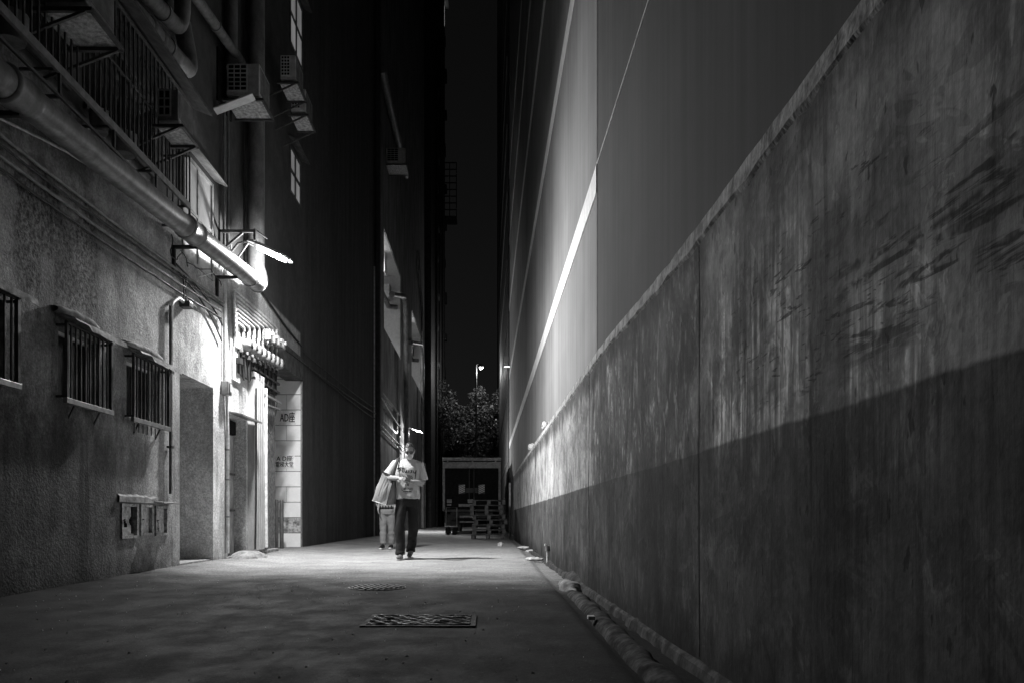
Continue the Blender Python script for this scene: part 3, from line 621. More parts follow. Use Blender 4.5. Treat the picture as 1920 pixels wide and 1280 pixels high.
# loose wires under the pipe
for i, pts in enumerate(([(322, 440), (318, 480), (335, 487), (340, 470), (352, 500)], [(350, 492), (372, 505), (398, 505), (415, 535)], [(372, 520), (398, 512), (403, 503)])):
    pp = [P(*p, LX + .06) for p in pts]; sm = []
    for k in range(len(pp) - 1): sm += [pp[k].lerp(pp[k + 1], t_ / 4) + Vector((.02 * math.sin(k * 2 + t_), 0, 0)) for t_ in range(4)]
    cable(sm + [pp[-1]], .006, ['looped loose black wire under the big pipe', 'loose wire hanging behind the pipe support', 'pale loose wire end by the pipe support'][i], CAB if i < 2 else CABG, 'loose_wire', 'wire')
# long cables on the dark wall beyond the entrance
for i, (p0, p1, r) in enumerate((((490, 545), (565, 648), .018), ((535, 655), (705, 775), .016), ((560, 672), (705, 786), .012), ((570, 662), (705, 766), .01))):
    a, c = P(*p0, x_), P(*p1, x_); cable(sag(a, c, .04, 14), r, 'dark cable on the shadowed far wall, %s' % ['the steep one under the pipe bend', 'thickest of the long runs', 'lowest of the long runs', 'uppermost of the long runs'][i])
# junction fixture with conduit down to the cabinets
j0 = P(340, 570, LX); jt = thing('junction_box', 'small dark junction box with a conduit bending down the wall', 'junction box', j0)
MB().box(j0 + Vector((0, -.07, -.05)), j0 + Vector((.12, .06, .02)), .01).build('box', DARK, jt)
MB().bar(j0 + Vector((.04, -.02, .0)), j0 + Vector((.04, -.02, .33)), .016).build('strap', DARK, jt); MB().bar(j0 + Vector((.04, .04, .0)), j0 + Vector((.04, .04, .33)), .016).build('strap', DARK, jt)
k0 = P(321, 575, LX + .04); kb = P(321, 925, LX + .04)
MB().tube([j0 + Vector((.05, -.05, 0))] + arc(j0 + Vector((.04, -.16, .02)), Vector((LX + .04, k0.y, k0.z + .05)), k0, 6) + [k0.lerp(kb, .5), kb], .02, 8).build('conduit', CABG, jt)
MB().tube([k0 + Vector((0, -.03, 0)), kb + Vector((0, -.03, 0))], .012, 8).build('conduit', CAB, jt)
for f in (.35, .75): p_ = k0.lerp(kb, f); MB().box(p_ + Vector((-.03, -.05, -.012)), p_ + Vector((.024, .03, .012))).build('clip', DARK, jt)
# conduit pair from the lamp down to the switch box on the pillar
p0 = P(421, 560, LX + .02); sw = P(418, 728, LX); st_ = thing('switch_box', 'grey metal switch box with pale conduits on the bright pillar', 'switch box', sw)
MB().box(sw + Vector((0, -.09, -.09)), sw + Vector((.10, .07, .09)), .01).build('box', STEEL, st_); MB().box(sw + Vector((.10, -.05, -.05)), sw + Vector((.115, .03, .06)), .004).build('cover', BEIGE, st_)
for dy in (-.03, .03): MB().tube([sw + Vector((.03, dy, .08)), (LX + .03, sw.y + dy, 3.9)], .014, 8).build('conduit', CABG, st_)
MB().tube([sw + Vector((.03, .06, -.08)), Vector((LX + .03, sw.y + .1, 1.7)), Vector((LX + .03, sw.y + .1, .12))], .022, 8).build('conduit', CABG, st_)
for z in (.6, 1.1, 1.5): MB().box((LX, sw.y + .07, z), (LX + .056, sw.y + .13, z + .02)).build('clip', STEEL, st_)
cable([(LX + .13, 10.98, 2.5), (LX + .13, 10.98, .9), (LX + .12, 10.97, .14)], .012, 'dark thin cable down the left edge of the ribbed casing')
cable([(LX + .10, 11.56, 2.6), (LX + .10, 11.56, 1.2), (LX + .1, 11.58, .14)], .03, 'pale downpipe between the ribbed casing and the dark pier', CABG, 'downpipe', 'pipe')
cable(sag((LX + .09, 11.62, 2.1), (LX + .07, 12.3, 2.5), .35, 10), .006, 'thin wire hanging in a loop over the dark pier', CAB, 'loose_wire', 'wire')
# pale trunking above, then the fan of conduits to the meters
tr = thing('cable_trunking', 'bright vertical cable trunking between the lamp and the meters', 'trunking', P(440, 660, LX))
p_ = P(440, 545, LX); MB().box((LX + .01, p_.y - .09, 2.95), (LX + .06, p_.y + .05, 3.75), .01).build('duct', CABG, tr); MB().box((LX + .005, p_.y - .14, 2.5), (LX + .03, p_.y + .14, 2.95)).build('plate', WHITE, tr)
MB().box((LX + .03, p_.y - .06, 2.74), (LX + .1, p_.y + .06, 2.82)).build('clamp', DARK, tr)
mt0 = thing('meter_board', 'dark wooden backing board and rails behind the electricity meters', 'board', (LX, 11.4, 2.4))
MB().box((LX, 10.45, 2.62), (LX + .05, 12.35, 3.6)).build('board', RUST, mt0)
for z in (2.66, 2.8, 2.95): MB().bar((LX + .08, 11.0, z), (LX + .08, 12.35, z), .05, .03).build('rail', DARK, mt0)
MB().bar((LX + .1, 11.5, 2.5), (LX + .1, 12.42, 2.5), .03).build('lower_rail', STEEL, mt0); MB().bar((LX + .09, 11.45, 2.35), (LX + .09, 12.42, 2.4), .025).build('lower_rail', STEEL, mt0)
ord_ = ['nearest', 'second', 'third', 'fourth', 'fifth', 'sixth', 'seventh', 'farthest']
MET = None
for i in range(8):
    y = 10.55 + .235 * i; z = 3.02 + .012 * i
    lab = 'round glass electricity meter, %s in the row beside the lamp' % (ord_[i] if i in (0, 7) else ord_[i] + ' from the pillar')
    if MET is None:
        m = thing('electricity_meter', lab, 'meter', (LX + .05, y, z), 'electricity meters in the row')
        o = Vector((LX + .05, y, z))
        MB().box(o + Vector((0, -.085, -.11)), o + Vector((.05, .085, .10)), .012).build('base', M('meter_case', .24, .35, .45, var=.3), m)
        MB().tube([o + Vector((.05, 0, .01)), o + Vector((.09, 0, .01)), o + Vector((.135, 0, .01)), o + Vector((.155, 0, .01))], [.088, .088, .08, .05], 18).build('cover', M('meter_case'), m)
        MB().tube([o + Vector((.153, 0, .01)), o + Vector((.165, 0, .01)), o + Vector((.17, 0, .01))], [.055, .045, .01], 14).build('glass_dome', M('meter_glass', .06, .08, .7, var=.1, bump=.02), m)
        MB().box(o + Vector((.01, -.05, -.17)), o + Vector((.07, .05, -.105)), .008).build('terminal_cover', RUST, m)
        MB().tube([o + Vector((.03, 0, .09)), o + Vector((.03, 0, .22)), o + Vector((.03, 0, .25))], [.022, .022, .012], 8).build('gland', BEIGE, m)
        MB().tube([o + Vector((.04, 0, -.16)), o + Vector((.03, 0, -.3)), o + Vector((.03, .02, -.48))], .014, 7).build('tail_cable', CAB, m)
        MET = m
    else:
        m = copy_tree(MET); m.location = (LX + .05, y, z); m['label'] = lab
    # conduit from the duct
    zr = 3.27 + .06 * i; xr = LX + .09
    pts = [Vector((xr, 10.22 - .012 * i, zr - .2)), Vector((xr, 10.22 - .012 * i, zr - .06))] + arc((xr, 10.22 - .012 * i, zr - .05), (xr, 10.22 - .012 * i, zr), (xr, 10.29, zr), 4) + [Vector((xr, 10.3 + (y - 10.36) * .5, zr))] + arc((xr, y - .07, zr), (xr, y, zr), (xr, y, zr - .06), 5) + [Vector((xr, y, z + .2))]
    tag(MB().tube(pts, .021, 8).build('conduit', CABG, at=pts[0]), 'pale conduit bending down to the %s meter' % (ord_[i] if i in (0, 7) else ord_[i]), 'conduit', 'conduits feeding the meters')
FB = None
for i in range(4):
    y = 11.42 + .25 * i; lab = 'small boxed fuse unit above the meters, %s of four' % ['nearest', 'second', 'third', 'farthest'][i]
    if FB is None:
        FB = thing('fuse_unit', lab, 'fuse box', (LX + .13, y, 3.3), 'fuse units above the meters'); o = Vector((LX + .13, y, 3.3))
        MB().box(o + Vector((0, -.06, 0)), o + Vector((.10, .06, .17)), .015).build('case', M('grey_bakelite', .22, .4, .4), FB); MB().tube([o + Vector((.1, 0, .1)), o + Vector((.13, 0, .1))], .03, 10).build('cap', BEIGE, FB)
    else: c = copy_tree(FB); c.location = (LX + .13, y, 3.3 + .01 * i); c['label'] = lab

# ------------------------------------------------------------------ wall-mounted air conditioners
def aircon(loc, w, l, h, label, tray=True, brace=True, dark=False, grid=(3, 6)):
    """unit sticking out of the wall by w (x), l along the wall (y), h high; loc = inner near bottom corner"""
    t = thing('air_conditioner', label, 'air conditioner', loc); o = Vector(loc); V = lambda x, y, z: o + Vector((x, y, z))
    MB().box(V(0, 0, 0), V(w, l, h), .012).build('case', BEIGE if not dark else M('grimy_case', .22, .6), t)
    MB().box(V(w * .06, -.004, h * .14), V(w * .62, .02, h * .95)).build('vent', BLACK, t)
    for i in range(grid[1] + 1): z = h * (.14 + .81 * i / grid[1]); MB().box(V(w * .05, -.014, z - .006), V(w * .63, .002, z + .006)).build('slat', BEIGE, t)
    for i in range(grid[0] + 1): x = w * (.06 + .56 * i / grid[0]); MB().box(V(x - .006, -.012, h * .13), V(x + .006, .004, h * .96)).build('slat', BEIGE, t)
    MB().box(V(w - .002, l * .08, h * .1), V(w + .004, l * .92, h * .92)).build('rear_grille', M('grimy_grille', .15, .6), t)
    if tray:
        MB().box(V(-.02, .02, -.05), V(w + .02, l + .02, -.035)).build('drip_tray', M('pale_tray', .5, .5, .4, var=.5, sc=20), t)
        f = MB()
        for a, c in (((-.05, 0, -.06), (w + .05, 0, -.06)), ((-.05, l + .04, -.06), (w + .05, l + .04, -.06)), ((w + .04, 0, -.06), (w + .04, l + .04, -.06))): f.bar(V(*a), V(*c), .03)
        f.build('bracket', RUST, t)
    if brace:
        for y in (0, l + .04): MB().bar(V(w, y, -.07), Vector((LX, o.y + y, o.z - .3)), .022).build('brace', RUST, t)
    return t
aircon((-3.24, 5.42, 4.33), .34, .42, .5, 'large air conditioner hanging over the cage at the top left', dark=True)
aircon((-3.16, 7.2, 4.42), .20, .36, .30, 'small air conditioner perched on the end of the barred cage', dark=True, grid=(2, 3))
aircon((-3.42, 9.85, 6.16), .44, .46, .42, 'boxy window air conditioner with a bright underside above the lamp', brace=False)
bb = P(424, 160, LX + .01); tag(MB().box((LX, 9.72, 6.02), (LX + .02, 10.25, 6.72)).build('blanking_board', BLACK, at=(LX, 10, 6)), 'black board filling the window behind the air conditioner', 'board')
sh = thing('metal_shelf', 'bright thin metal shelf edge under the bracketed air conditioner', 'shelf', (LX, 9.78, 6.0)); MB().raw([(LX, 9.6, 5.86), (-3.0, 9.6, 6.05), (-3.0, 9.75, 6.05), (LX, 9.75, 5.86), (LX, 9.6, 5.845), (-3.0, 9.6, 6.035), (-3.0, 9.75, 6.035), (LX, 9.75, 5.845)], [(0, 1, 2, 3), (7, 6, 5, 4), (0, 4, 5, 1), (1, 5, 6, 2), (2, 6, 7, 3), (3, 7, 4, 0)]).build('plate', WHITE, sh)
aircon((-3.24, 11.8, 7.52), .24, .5, .38, 'upper air conditioner of the pair beside the tall lit window')
aircon((-3.24, 12.45, 7.36), .24, .5, .38, 'lower air conditioner of the pair above the lit window')

# ------------------------------------------------------------------ barred cage over the upper windows
cg = thing('window_cage', 'long rusty barred window cage projecting over the left wall', 'window cage', (LX, 2.5, 3.95))
cx = -3.2; cy0, cy1 = 1.5, 8.08; zb, zt_ = 3.95, 5.05
MB().box((cx - .012, cy0, zb - .03), (cx + .012, cy1, zb + .035)).build('bottom_rail', M('pale_rail', .2, .6), cg)
MB().bar((cx, cy0, zb - .2), (cx, cy1, zb - .2), .02).build('lower_rail', RUST, cg); MB().bar((cx, cy0, zt_), (cx, cy1, zt_), .03).build('top_rail', RUST, cg); MB().bar((cx, cy0, 4.5), (cx, cy1, 4.5), .02).build('middle_rail', RUST, cg)
bar = None; n = int((cy1 - cy0) / .085)
for i in range(n + 1):
    y = cy0 + (cy1 - cy0) * i / n
    if bar is None: bar = MB().bar((cx, y, zb - (.0)), (cx, y, zt_), .014).build('bar', RUST, cg)
    else: link_copy(bar, cg, (0, y - cy0, 0))
for i in range(9):
    y = cy0 + (cy1 - cy0) * i / 8; MB().bar((cx, y, zb - .2), (cx, y, zb + .01), .02).build('post', RUST, cg); MB().bar((cx, y, zb - .2), (LX, y, zb - .2), .022).build('cross_arm', RUST, cg); MB().bar((cx, y, zb + .005), (LX, y, zb + .005), .02).build('cross_arm', RUST, cg)
for i in range(4): x = cx - .06 * (i + 1); MB().bar((x, cy1, zb), (x, cy1, zt_), .014).build('bar', RUST, cg)
MB().bar((cx, cy1, zt_), (LX, cy1, zt_), .025).build('cross_arm', RUST, cg); MB().bar((cx, cy1, 4.5), (LX, cy1, 4.5), .02).build('cross_arm', RUST, cg)
# dark windows behind the cage, with clutter
for i in range(4):
    y0 = 1.7 + 1.6 * i
    w = MB().box((LX + .004, y0, 4.15), (LX + .008, y0 + 1.35, 5.0)).build('window', GLASSD, lb)
    MB().box((LX + .008, y0 + .66, 4.15), (LX + .03, y0 + .70, 5.0)).build('mullion', RUST, w); MB().box((LX + .008, y0, 4.15), (LX + .035, y0 + 1.35, 4.19)).build('frame', RUST, w); MB().box((LX + .008, y0, 4.96), (LX + .035, y0 + 1.35, 5.0)).build('frame', RUST, w)
MB().raw([(LX, 1.4, 5.28), (-3.05, 1.4, 5.1), (-3.05, 8.35, 5.1), (LX, 8.35, 5.28), (LX, 1.4, 5.25), (-3.05, 1.4, 5.07), (-3.05, 8.35, 5.07), (LX, 8.35, 5.25)], [(0, 1, 2, 3), (7, 6, 5, 4), (0, 4, 5, 1), (1, 5, 6, 2), (2, 6, 7, 3), (3, 7, 4, 0)]).build('cage_awning', RUST, lb)
for i, (y, z, sx) in enumerate(((5.3, 4.05, .16), (6.5, 4.02, .12), (6.95, 4.05, .17))):
    mb = MB().tube([(-3.36, y, z - .09), (-3.36, y, z), (-3.36, y, z + .1)], [sx * .55, sx * .65, sx * .7], 12)
    tag(mb.build('plant_pot', M('clay_pot', .25, .8), at=(-3.36, y, z - .09)), ['pot on the cage floor nearest the camera', 'small pot in the middle of the cage', 'pot near the far end of the cage'][i], 'pot')
# ------------------------------------------------------------------ second building on the left, with two lit openings
BX = -3.6
b2 = thing('concrete_building', 'shadowed concrete building with two bright open bays beyond the left block', 'building', (BX - 3, 34, 0))
O1 = (P(720, 500, BX).y, P(752, 500, BX).y, 7.35, 10.9, .05); O2 = (P(772, 600, BX).y, P(790, 600, BX).y, 7.6, 10.8, .05)
LV = (P(718, 700, BX).y, P(751, 700, BX).y, 4.05, 5.0, .15)
wall_mb(BX, 24.6, 44, -.1, 40, [O1, O2, LV]).build('wall', M('shadowed_concrete', .2, .8, .2, var=.3, sc=2, stretch=.3), b2)
ROOM = M('pale_room_paint', .6, .7, .2, var=.08)
for k, (y0, y1, z0, z1, dp) in enumerate((O1, O2)):
    X0 = BX - 2.2
    room = MB().box((X0 - .02, y0 - .05, z0 - .4), (X0, y1 + .05, z1 + .1)).build('bay', ROOM, b2)
    MB().box((X0, y1 + .001, z0 - .4), (BX - .05, y1 + .05, z1 + .1)).build('bay_side_wall', ROOM, room); MB().box((X0, y0 - .05, z0 - .4), (BX - .05, y0 - .001, z1 + .1)).build('bay_side_wall', ROOM, room)
    MB().box((X0, y0, z0 - .4), (BX - .05, y1, z0 - .35)).build('bay_floor', CONC, room); MB().box((X0, y0, z1 + .01), (BX - .05, y1, z1 + .05)).build('bay_ceiling', ROOM, room)
    yb = y0 + (y1 - y0) * .45
    MB().box((X0 + .001, yb, z1 - .75), (BX - .3, yb + .5, z1 + .005)).build('ceiling_beam', ROOM, room)
    MB().tube([(BX - .5, y0 + .02, z1 - 1.35), (BX - .5, y1 - .3, z1 - 1.35), (BX - .15, y1 - .15, z1 - 1.35)], .1, 10).build('pipe', PVC, room)
    MB().box((BX - .9, y1 - .7, z1 - 1.1), (BX - .4, y1 - .15, z1 - .5), .02).build('fan_coil', BEIGE, room)
    MB().box((BX - .34, y0 + 1.3, z0), (BX - .30, y0 + 1.36, z1)).build('mullion', ROOM, room)
    l = thing('tube_light', 'ceiling tube light inside the %s lit bay' % ('nearer' if k == 0 else 'farther'), 'light', (BX - 1.2, (y0 + y1) / 2 - .6, z1 - .16))
    o = l.location.copy(); MB().box(o + Vector((-.05, -.6, 0)), o + Vector((.05, .6, .05))).build('tube', EM('bay_tube', .9, 12), l)
    MB().box(o + Vector((-.07, -.62, .05)), o + Vector((.07, .62, .16))).build('batten', WHITE, l)
    li = bpy.data.lights.new('tube_glow', 'AREA'); li.shape = 'RECTANGLE'; li.size = .1; li.size_y = 1.2; li.energy = 230
    lo = bpy.data.objects.new('tube_glow', li); COL.objects.link(lo); lo.parent = l; lo.location = (0, 0, -.03)
# louvred window
lw = MB().box((BX - .14, LV[0], LV[2]), (BX - .15, LV[1], LV[3])).build('louvre_window', RUST, b2)
for i in range(12):
    for z0, z1 in ((LV[2] + .05, LV[2] + .44), (LV[2] + .52, LV[3] - .05)):
        y = LV[0] + (LV[1] - LV[0]) * (i + .5) / 12; MB().box((BX - .13, y - .17, z0), (BX - .09, y + .15, z1)).build('louvre', STEEL, lw)
for z in (LV[2], LV[2] + .48, LV[3]): MB().box((BX - .1, LV[0], z - .03), (BX + .01, LV[1], z + .03)).build('frame', STEEL, lw)
# pipes and cables of the second building
p1, p2, p3 = P(735, 552, BX + .25), P(757, 556, BX + .25), P(766, 600, BX + .25)
pipe('drain_pipe', [p1] + arc(p2, p2 + Vector((0, .9, -.0)), p2 + Vector((0, 1.0, -1.0)), 6) + [p2 + Vector((0, 1., -4.2)), p2 + Vector((0, 1.05, -4.6)), Vector((BX + .25, p2.y + 1.05, .1))], .11, 'grey drain pipe leaving the nearer lit bay and dropping to the far lamp', collars=((.3, .06), (.5, .06)))
p1, p2 = P(770, 642, BX + .22), P(789, 645, BX + .22)
pipe('drain_pipe', [p1] + arc(p2, p2 + Vector((0, 1, 0)), p2 + Vector((0, 1.1, -1)), 5) + [Vector((BX + .22, p2.y + 1.1, .1))], .10, 'grey drain pipe leaving the farther lit bay')
p1, p2 = P(716, 130, BX + .2), P(762, 330, BX + .2); pipe('drain_pipe', [p1, p1.lerp(p2, .5), p2], .14, 'dim pipe high on the shadowed concrete building', collars=((.5, .05),))
pp = [P(784, 470, BX + .1), P(786, 520, BX + .1), P(791, 575, BX + .1), P(793, 700, BX + .1)]; cable(pp, .08, 'dim bent pipe high beside the farther bay', PVC, 'drain_pipe', 'pipe')
aircon((BX + .0, P(724, 300, BX).y, P(724, 306, BX).z), .7, .8, .55, 'small dim air conditioner high on the concrete building', tray=True, brace=False)
for i, (a_, c_) in enumerate((((716, 745), (754, 806)), ((716, 797), (756, 838)), ((716, 806), (756, 846)))):
    a, c = P(*a_, BX + .06), P(*c_, BX + .06); cable(sag(a, c, .05, 8), .022, 'pale cable running to the far street lamp, %s' % ['upper', 'middle', 'lower'][i], CABG)
for i, (px, y0, y1, w, lab) in enumerate(((797, 868, 990, .035, 'bright white vertical pipe left of the truck'), (818, 872, 948, .03, 'white vertical pipe close to the truck side'))):
    a, c = P(px, y0, BX + .12), P(px, y1, BX + .12); cable([a, a.lerp(c, .5), c, c + Vector((.0, .0, -.1))], w, lab, WHITE, 'downpipe', 'pipe')
# downpipes in the gap between the two left buildings
for i, (px, y0, y1, r, lab, mt) in enumerate(((701.5, 500, 1003, .03, 'thin pale pipe on the corner of the near building', CABG), (717, 880, 990, .05, 'pale pipe at the foot of the gap between buildings', CABG))):
    a, c = D(px, y0, 23.75), D(px, y1, 23.75); c.z = max(.02, c.z); cable([a, a.lerp(c, .5), c], r, lab, mt, 'downpipe', 'pipe')
cable([D(708, -300, 24.1), D(708, 500, 24.1), D(708, 1004, 24.1)], .1, 'black soil pipe in the gap between the left buildings', DARK, 'soil_pipe', 'pipe')
# ------------------------------------------------------------------ far left tower with ledges, escape balcony and one lit flat
b3 = thing('dark_tower', 'black tower block at the far left edge of the night sky', 'building', (-8, 58, 0))
SOOT = M('soot_dark_render')
MB().box((-10, 45.5, 0), (-3.3, 61, 60)).build('wall', SOOT, b3)
for i in range(16): z = 3 + 3 * i; MB().box((-3.3, 60.2, z), (-3.12 - .1 * (i % 3 == 0), 60.9, z + .5 + .3 * (i % 2))).build('ledge', SOOT, b3)
for y in (49, 53, 57): MB().tube([(-3.2, y, 0), (-3.2, y, 55)], .08, 8).build('pipe', SOOT, b3)
for i in range(20): z = 4 + 2.4 * i; MB().box((-3.3, 51 + (i % 2), z), (-3.22, 52 + (i % 2), z + .3)).build('vent', M('dim_vent', .12), b3)
w0 = D(832, 48, 60.0); 
for j, (a, c) in enumerate(((12, 24), (26, 36), (38, 48))):
    MB().box((-3.3, 59.4, D(832, c, 60).z), (-3.28, 60.1, D(832, a, 60).z)).build('window', EM('lit_flat_glow', .5, .35 + .2 * (j == 0)), b3)
MB().box((-3.3, 59.0, D(832, 12, 60).z), (-2.95, 60.4, D(832, 8, 60).z)).build('balcony_slab', M('dim_vent'), b3)
fe = thing('escape_balcony', 'black barred balcony cage jutting from the far tower against the sky', 'balcony', (-3.3, 60, 24))
f = MB(); zA, zB = D(845, 410, 59).z, D(845, 310, 59).z
for i in range(9): z = zA + (zB - zA) * i / 8; MB().bar((-3.3, 58.6, z), (-2.25, 58.6, z), .07).build('rail', DARK, fe)
for x in (-3.2, -2.8, -2.27): MB().bar((x, 58.6, zA), (x, 58.6, zB), .06).build('post', DARK, fe)
MB().box((-3.3, 58.6, zA - .1), (-2.25, 60, zA)).build('slab', DARK, fe)

# ------------------------------------------------------------------ entrance: signs and posts
def text_mesh(body, size, bold=0.):
    c = bpy.data.curves.new('lettering', 'FONT'); c.body = body; c.size = size; c.align_x = 'CENTER'; c.align_y = 'CENTER'; c.offset = bold; c.resolution_u = 2; c.space_line = .95
    o = bpy.data.objects.new('lettering', c); COL.objects.link(o)
    me = bpy.data.meshes.new_from_object(o.evaluated_get(bpy.context.evaluated_depsgraph_get())); bpy.data.objects.remove(o); return me
INK = M('black_ink', .015, .6, .2, var=.05)
def sign(c, w, h, lines, label):
    t = thing('sign', label, 'sign', c); MB().box((c[0] - w / 2, c[1] - .006, c[2] - h / 2), (c[0] + w / 2, c[1], c[2] + h / 2), .002).build('plate', WHITE, t)
    for body, size, dz, bold in lines:
        me = text_mesh(body, size, bold); xs_ = [v.co.x for v in me.vertices]; k = w * .86 / max(1e-6, max(xs_) - min(xs_)); k = min(k, 1.0); mid = (max(xs_) + min(xs_)) / 2
        for v in me.vertices: v.co = Vector(((v.co.x - mid) * k, -.008, v.co.y + dz))
        me.materials.append(INK)
        for dx, dy in ((-.002, 0.), (.002, -.0006)):        # heavy strokes
            o = bpy.data.objects.new('lettering', me); COL.objects.link(o); o.parent = t; o.location = (dx, dy, dx * .5)
yS = TY - .015
s1 = D(539, 783, yS); sign(s1, .33, .27, [('AD座', .21, 0, 0)], 'white plate lettered AD and a Chinese character on the tiles')
s2 = D(533.5, 865, yS); sign(s2, .385, .26, [('A D座', .115, .058, 0), ('電梯大堂', .115, -.058, 0)], 'white notice with two lines of Chinese lettering lower on the tiles')
for i, (px, lab) in enumerate(((518.5, 'dark steel post closest to the dark pier'), (528, 'dark steel post in front of the tiled wall'))):
    q = D(px, 1030, 13.2 + .2 * i); t = thing('bollard', lab, 'bollard', (q.x, q.y, 0), 'posts at the entrance')
    MB().tube([(q.x, q.y, -.02), (q.x, q.y, .9), (q.x, q.y, .925)], [.037, .037, .02], 12).build('post', RUST, t); MB().tube([(q.x, q.y, .0), (q.x, q.y, .03)], .06, 12).build('base', RUST, t)

# ------------------------------------------------------------------ truck parked at the far end
TYR = 29.0
tk = thing('box_truck', 'dark box truck parked facing away at the end of the alley', 'truck', (-.53, TYR, 0)); TB = M('dark_truck_paint', .012, .6, .12); TBL = M('grey_truck_trim', .4, .5, .4)
x0, x1 = -1.66, .60
MB().box((x0 + .02, TYR + .05, .95), (x1 - .02, TYR + 5.6, 2.9), .02).build('cargo_box', TB, tk)
for x in (x0, x1 - .09): MB().box((x, TYR - .01, .9), (x + .09, TYR + .06, 2.55), .01).build('corner_post', M('pale_post_trim', .4, .5, .4), tk)
MB().box((x0, TYR - .02, 2.55), (x1, TYR + .07, 2.80), .012).build('header_panel', TBL, tk); MB().box((x0 - .01, TYR - .03, 2.84), (x1 + .01, TYR + .12, 2.96), .02).build('roof_edge', TBL, tk)
for x in (x0 + .2, -.5, x1 - .2): MB().box((x - .03, TYR - .06, 2.76), (x + .03, TYR - .018, 2.9), .008).build('hinge', TBL, tk)
dL = MB().box((x0 + .1, TYR, .97), (-.545, TYR + .04, 2.54)).build('rear_door', TB, tk); dR = MB().box((-.515, TYR, .97), (x1 - .1, TYR + .04, 2.54)).build('rear_door', TB, tk)
MB().tube([(-.62, TYR - .03, 1.0), (-.62, TYR - .03, 2.5)], .018, 8).build('lock_rod', RUST, dL); MB().tube([(-.44, TYR - .03, 1.0), (-.44, TYR - .03, 2.5)], .018, 8).build('lock_rod', RUST, dR)
for (pa_, pb_) in ((860, 872), (897, 909)):
    a, c = D(pa_, 925, TYR - .02), D(pb_, 907, TYR - .02); pl = MB().box(a, c + Vector((0, .015, 0))).build('hazard_plate', RUST, tk)
    for i in range(5):
        u = (i + .2) / 5; w_ = c.x - a.x; h_ = c.z - a.z; zl = a.z + h_ * (u - .12)
        MB().raw([(a.x + .004, TYR - .024, max(a.z, zl)), (c.x - .004, TYR - .024, min(c.z, zl + .12)), (c.x - .004, TYR - .024, min(c.z, zl + .165)), (a.x + .004, TYR - .024, max(a.z, zl + .045))], [(0, 1, 2, 3)]).build('stripe', WHITE, pl)
a, c = D(873, 923, TYR - .02), D(896, 914, TYR - .02); MB().box(a, c + Vector((0, .015, 0))).build('plate_holder', RUST, tk)
MB().box((x0 + .05, TYR - .08, .86), (x1 - .05, TYR + .02, .95), .01).build('sill', RUST, tk); MB().box((x0 + .5, TYR - .15, .5), (x1 - .1, TYR - .05, .62), .015).build('bumper', TB, tk)
for i, (pa_, pb_, ya, yb) in enumerate(((838, 847, 935, 942), (877, 887, 935, 942), (838, 846, 944, 947), (860, 886, 944, 949))):
    a, c = D(pa_, yb, TYR - .09), D(pb_, ya, TYR - .09); MB().box(a, c + Vector((0, .03, 0)), .005).build(['tail_light', 'tail_light', 'reflector', 'step_plate'][i], M('dull_lens', .3, .4, .4), tk)
a, c = D(862, 979, TYR - .1), D(889, 966, TYR - .1); npl = MB().box(a, c + Vector((0, .02, 0)), .004).build('number_plate', M('grey_plate', .4, .6), tk)
MB().box(a + Vector((.17, -.004, .06)), c + Vector((-.17, -.002, -.06))).build('plate_print', RUST, npl)
MB().box((x0 + .3, TYR + .1, .55), (x1 - .3, TYR + 7.5, .85)).build('chassis', DARK, tk)
MB().box((x0 + .1, TYR + 5.8, .5), (x1 - .1, TYR + 7.6, 2.5), .1).build('cab', TB, tk)
for xw in (x0 + .18, x0 + .44, x1 - .44, x1 - .18):
    for yw in (TYR + 1.1, TYR + 6.4):
        wh = MB().tube([(xw - .11, yw, .42), (xw - .09, yw, .42), (xw + .09, yw, .42), (xw + .11, yw, .42)], [.36, .42, .42, .36], 24).build('wheel', M('tyre_rubber', .03, .85, .2), tk)
        MB().tube([(xw - .118, yw, .42), (xw - .112, yw, .42)], .2, 16).build('rim', STEEL, wh)
for xw in (x0 + .31, x1 - .31): MB().box((xw - .26, TYR + .5, .25), (xw + .26, TYR + .52, .8)).build('mud_flap', DARK, tk)
# hand trolley tyres by the truck
tr_ = thing('hand_trolley', 'small two-wheeled trolley standing left of the pallets', 'trolley', D(846, 1001, 27.6))
o = D(846, 1001, 27.6); o.z = 0
for dx in (-.12, .12):
    wh = MB().tube([o + Vector((dx - .085, 0, .14)), o + Vector((dx - .07, 0, .14)), o + Vector((dx + .07, 0, .14)), o + Vector((dx + .085, 0, .14))], [.11, .14, .14, .11], 16).build('wheel', M('tyre_rubber'), tr_)
MB().box(o + Vector((-.24, -.15, .28)), o + Vector((.24, .2, .32)), .006).build('deck', STEEL, tr_); MB().bar(o + Vector((0, .02, .15)), o + Vector((0, .02, .29)), .05).build('fork', RUST, tr_)
MB().box(o + Vector((-.24, -.16, .32)), o + Vector((-.20, -.12, .44))).build('corner_post', STEEL, tr_); MB().tube([o + Vector((-.2, .2, .3)), o + Vector((-.2, .25, 1.0)), o + Vector((.2, .25, 1.0)), o + Vector((.2, .2, .3))], .018, 8).build('handle', STEEL, tr_)

